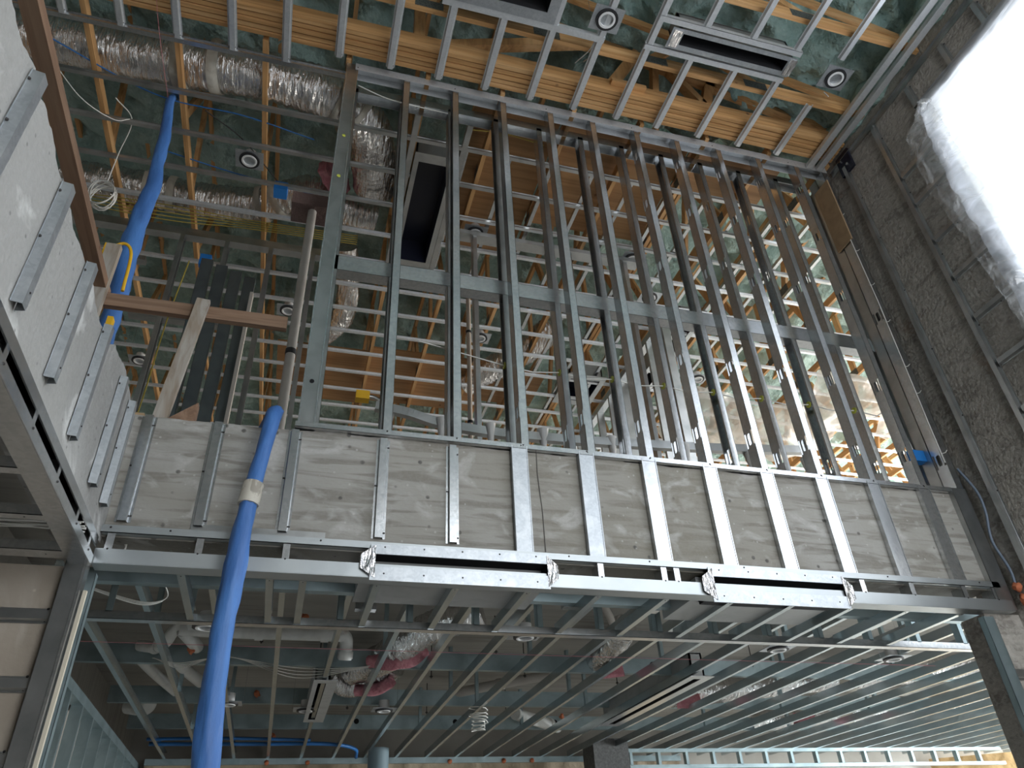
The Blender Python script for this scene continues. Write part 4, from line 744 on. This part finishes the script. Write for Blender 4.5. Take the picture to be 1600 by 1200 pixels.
# pipes of the lower plenum
def pipe(pts, r, lab, m=pvc_m, n=5, coll=()):
    mb = MB(); pp = smooth(pts, n); mb.tube(pp, r, 16); o = mb.build('drain_pipe', m, label=lab, cat='pipe')
    for p_, q_ in coll:
        p_ = Vector(p_); q_ = Vector(q_); c = MB(); c.tube([p_, q_], r*1.18, 16); c.build('coupling', m, o)
    return o
pipe([(-.80, 6.15, 3.30), (-.55, 6.17, 3.30), (-.2, 6.18, 3.30), (.35, 6.18, 3.30), (.44, 6.2, 3.29), (.46, 6.26, 3.24), (.46, 6.3, 3.14)], .052, 'white drain pipe running sideways behind the blue hose, ending in an elbow', coll=[((.25, 6.18, 3.30), (.31, 6.18, 3.30)), ((-.25, 6.18, 3.3), (-.19, 6.18, 3.3)), ((.46, 6.28, 3.2), (.46, 6.3, 3.15))])
pipe([(-1.15, 6.75, 3.33), (-1.0, 6.6, 3.28), (-.92, 6.45, 3.28), (-.86, 6.3, 3.32), (-.78, 6.2, 3.36)], .045, 'curved white pipe trap left of the blue hose', coll=[((-1.02, 6.63, 3.285), (-.98, 6.56, 3.28))])
pipe([(-.78, 6.2, 3.30), (-.72, 6.35, 3.27), (-.70, 6.6, 3.29)], .05, 'short white pipe beside the curved trap')
pipe([(-1.2, 7.0, 3.32), (-1.12, 7.6, 3.32), (-1.0, 8.3, 3.32)], .045, 'white pipe slanting back at the left of the lower plenum')
pipe([(-.95, 7.0, 3.34), (-.86, 7.4, 3.32), (-.75, 7.9, 3.32)], .05, 'second white pipe slanting back beside the first')
pipe([(-1.5, 8.9, 3.3), (-1.3, 8.75, 3.26), (-1.25, 8.6, 3.34)], .07, 'white elbow pipe low at the far left of the lower ceiling')
pipe([(-.52, 4.75, 3.45), (-.52, 4.7, 3.34), (-.52, 4.64, 3.22)], .045, 'white pipe stub above the round light left of the hose')
pipe([(1.75, 8.45, 3.36), (2.2, 8.05, 3.38), (2.75, 7.6, 3.40)], .05, 'long grey-white pipe slanting up at the centre of the lower ceiling', pvc_d, coll=[((2.2, 8.05, 3.38), (2.26, 8.0, 3.38))])
pipe([(.4, 8.5, 3.36), (1.2, 8.5, 3.36), (2.0, 8.6, 3.34)], .045, 'horizontal grey pipe behind the distant lower ceiling light', pvc_d)
pipe([(2.7, 9.1, 3.30), (3.1, 9.5, 3.30), (3.5, 9.9, 3.30)], .07, 'white pipe dropping to an orange collar at the centre of the lower ceiling', coll=[((3.3, 9.7, 3.3), (3.36, 9.76, 3.3))])
pipe([(2.3, 5.3, 3.40), (2.5, 5.6, 3.36), (2.65, 5.9, 3.40)], .03, 'thin grey conduit above the step frame at centre', pvc_d)
for i, (x, y, z) in enumerate([(-.80, 6.28, 3.40), (-.74, 6.45, 3.22), (.42, 6.12, 3.36), (.10, 6.12, 3.40), (3.45, 9.6, 3.36), (-.25, 8.3, 3.3), (-.05, 10.0, 3.2)]):
    MB().tube([(x, y, z), (x+.015, y+.01, z+.012), (x+.03, y+.02, z+.02)], [.02, .036, .02], 14, wob=.7).build('caulk_blob', orange_m, label=['orange caulk over the curved pipe trap', 'orange caulk under the curved pipe trap', 'orange caulk at the white pipe elbow', 'orange caulk on the white pipe behind the elbow', 'orange collar at the centre white pipe', 'orange cap hanging right of the blue hose', 'orange ring low beside the blue hose'][i], cat='caulk')
ceil_slot(.25, .45, 6.75, 8.5, .29, .36, 6.85, 8.4, 'narrow dark slot diffuser right of the blue hose in the lower ceiling', foil_p, z=3.09, hgt=.2)
ceil_slot(3.54, 3.78, 6.3, 8.6, 3.62, 3.69, 6.4, 8.5, 'narrow dark slot diffuser in the middle of the lower ceiling joists', steel, z=3.08, hgt=.2)
for k in range(4): wire([(-1.0, 6.5+.03*k, 3.17+.008*k), (-.8, 6.55+.05*k, 3.15), (-.45, 6.5+.03*k, 3.19+.01*k), (.1, 6.62+.06*k, 3.15-.012*k), (.6, 6.6+.02*k, 3.16), (.95, 6.5+.05*k, 3.22)], .0032, cable_m, 'white_cable', 'white cable sagging across the first carrier beam, %s strand' % nth(k))
for k in range(3): wire([(-1.15, 4.55+.02*k, 3.05+.01*k), (-.85, 4.68, 3.0+.008*k), (-.72, 4.72, 3.06), (-.74, 4.6, 3.12)], .0035, cable_m, 'white_cable', 'white cable loop at the left end of the step frame, %s strand' % nth(k))
for k in range(3): wire([(-.86, 3.76, 3.05), (-.80, 3.74, 2.99-.01*k), (-.82, 3.75, 2.88), (-.78, 3.95, 2.93)], .0035, cable_m, 'white_cable', 'white cable tucked behind the left end of the ladder frame, %s strand' % nth(k))
wire([(-.7, 3.98, 3.06), (-.2, 3.98, 3.09), (.1, 3.98, 3.05), (.35, 3.98, 3.08)], .006, yel_m, 'yellow_cable', 'yellow cable behind the ladder frame at the left')
wire([(1.38, 3.95, 3.07), (1.7, 3.95, 3.06), (2.2, 3.95, 3.08)], .006, yel_m, 'yellow_cable', 'yellow cable between the two air slots')
wire([(-1.4, 10.2, 3.16), (-.2, 10.15, 3.15), (.6, 10.1, 3.14), (.95, 10.3, 3.12), (1.0, 10.5, 3.05)], .022, pex_m, 'blue_tube', 'bright blue tubing along the back of the lower ceiling')
wire([(-1.4, 9.95, 3.17), (-.6, 9.9, 3.17), (.4, 9.95, 3.16)], .018, pex_m, 'blue_tube', 'second blue tubing just ahead of the first')
wire([(-1.52, 5.2, 2.8), (-1.53, 5.2, 2.2), (-1.53, 5.2, 1.0)], .025, pex_m, 'blue_tube', 'blue tube running down the left partition of the lower room')
cc = [(1.95+.10*math.cos(i*.9)*(1-.3*(i > 30)), 7.9+.08*math.sin(i*.9), 3.10-.0035*i+.03*math.sin(i*.37)) for i in range(60)]
mb = MB(); mb.tube(cc, .005, 5); mb.build('cable_coil', cable_m, label='tangled white cable hanging at the centre of the lower ceiling', cat='cable coil')
for i, (x, y, z, w) in enumerate([(.35, 4.3, 3.1, .12), (1.55, 4.1, 3.10, .10), (2.05, 4.1, 3.08, .12)]):
    mb = MB(); mb.box((x, y, 2.905), (x+w, y+.06, 2.955)); mb.build('junction_box', steel, label='small steel junction box above the soffit joists, %s from the left' % nth(i), cat='junction box')
# taut string line across the lower ceiling
wire([(-1.2, 5.0, 2.87), (2, 5.0, 2.865), (5, 5.0, 2.87)], .0015, string_m, 'string_line', 'thin pink string stretched under the lower ceiling', 3)

for i, (x, y) in enumerate([(-.2, 6.3), (.3, 7.2), (.95, 6.6), (1.35, 7.3), (1.75, 6.4), (2.25, 7.2), (2.8, 6.5), (3.3, 7.4), (.7, 8.7), (1.6, 8.9), (2.5, 8.8), (4.4, 6.6)]):
    o = MB().tube([(x, y, 3.25), (x, y, 3.58)], .005, 6).build('threaded_rod', screw_m, label='thin dark threaded rod under the lower deck, %s in the scatter from the left front' % nth(i), cat='rod', group='threaded rods under the deck')
    MB().tube([(x, y, 3.26), (x, y, 3.272)], .014, 6, smooth=False).build('nut', screw_m, o)
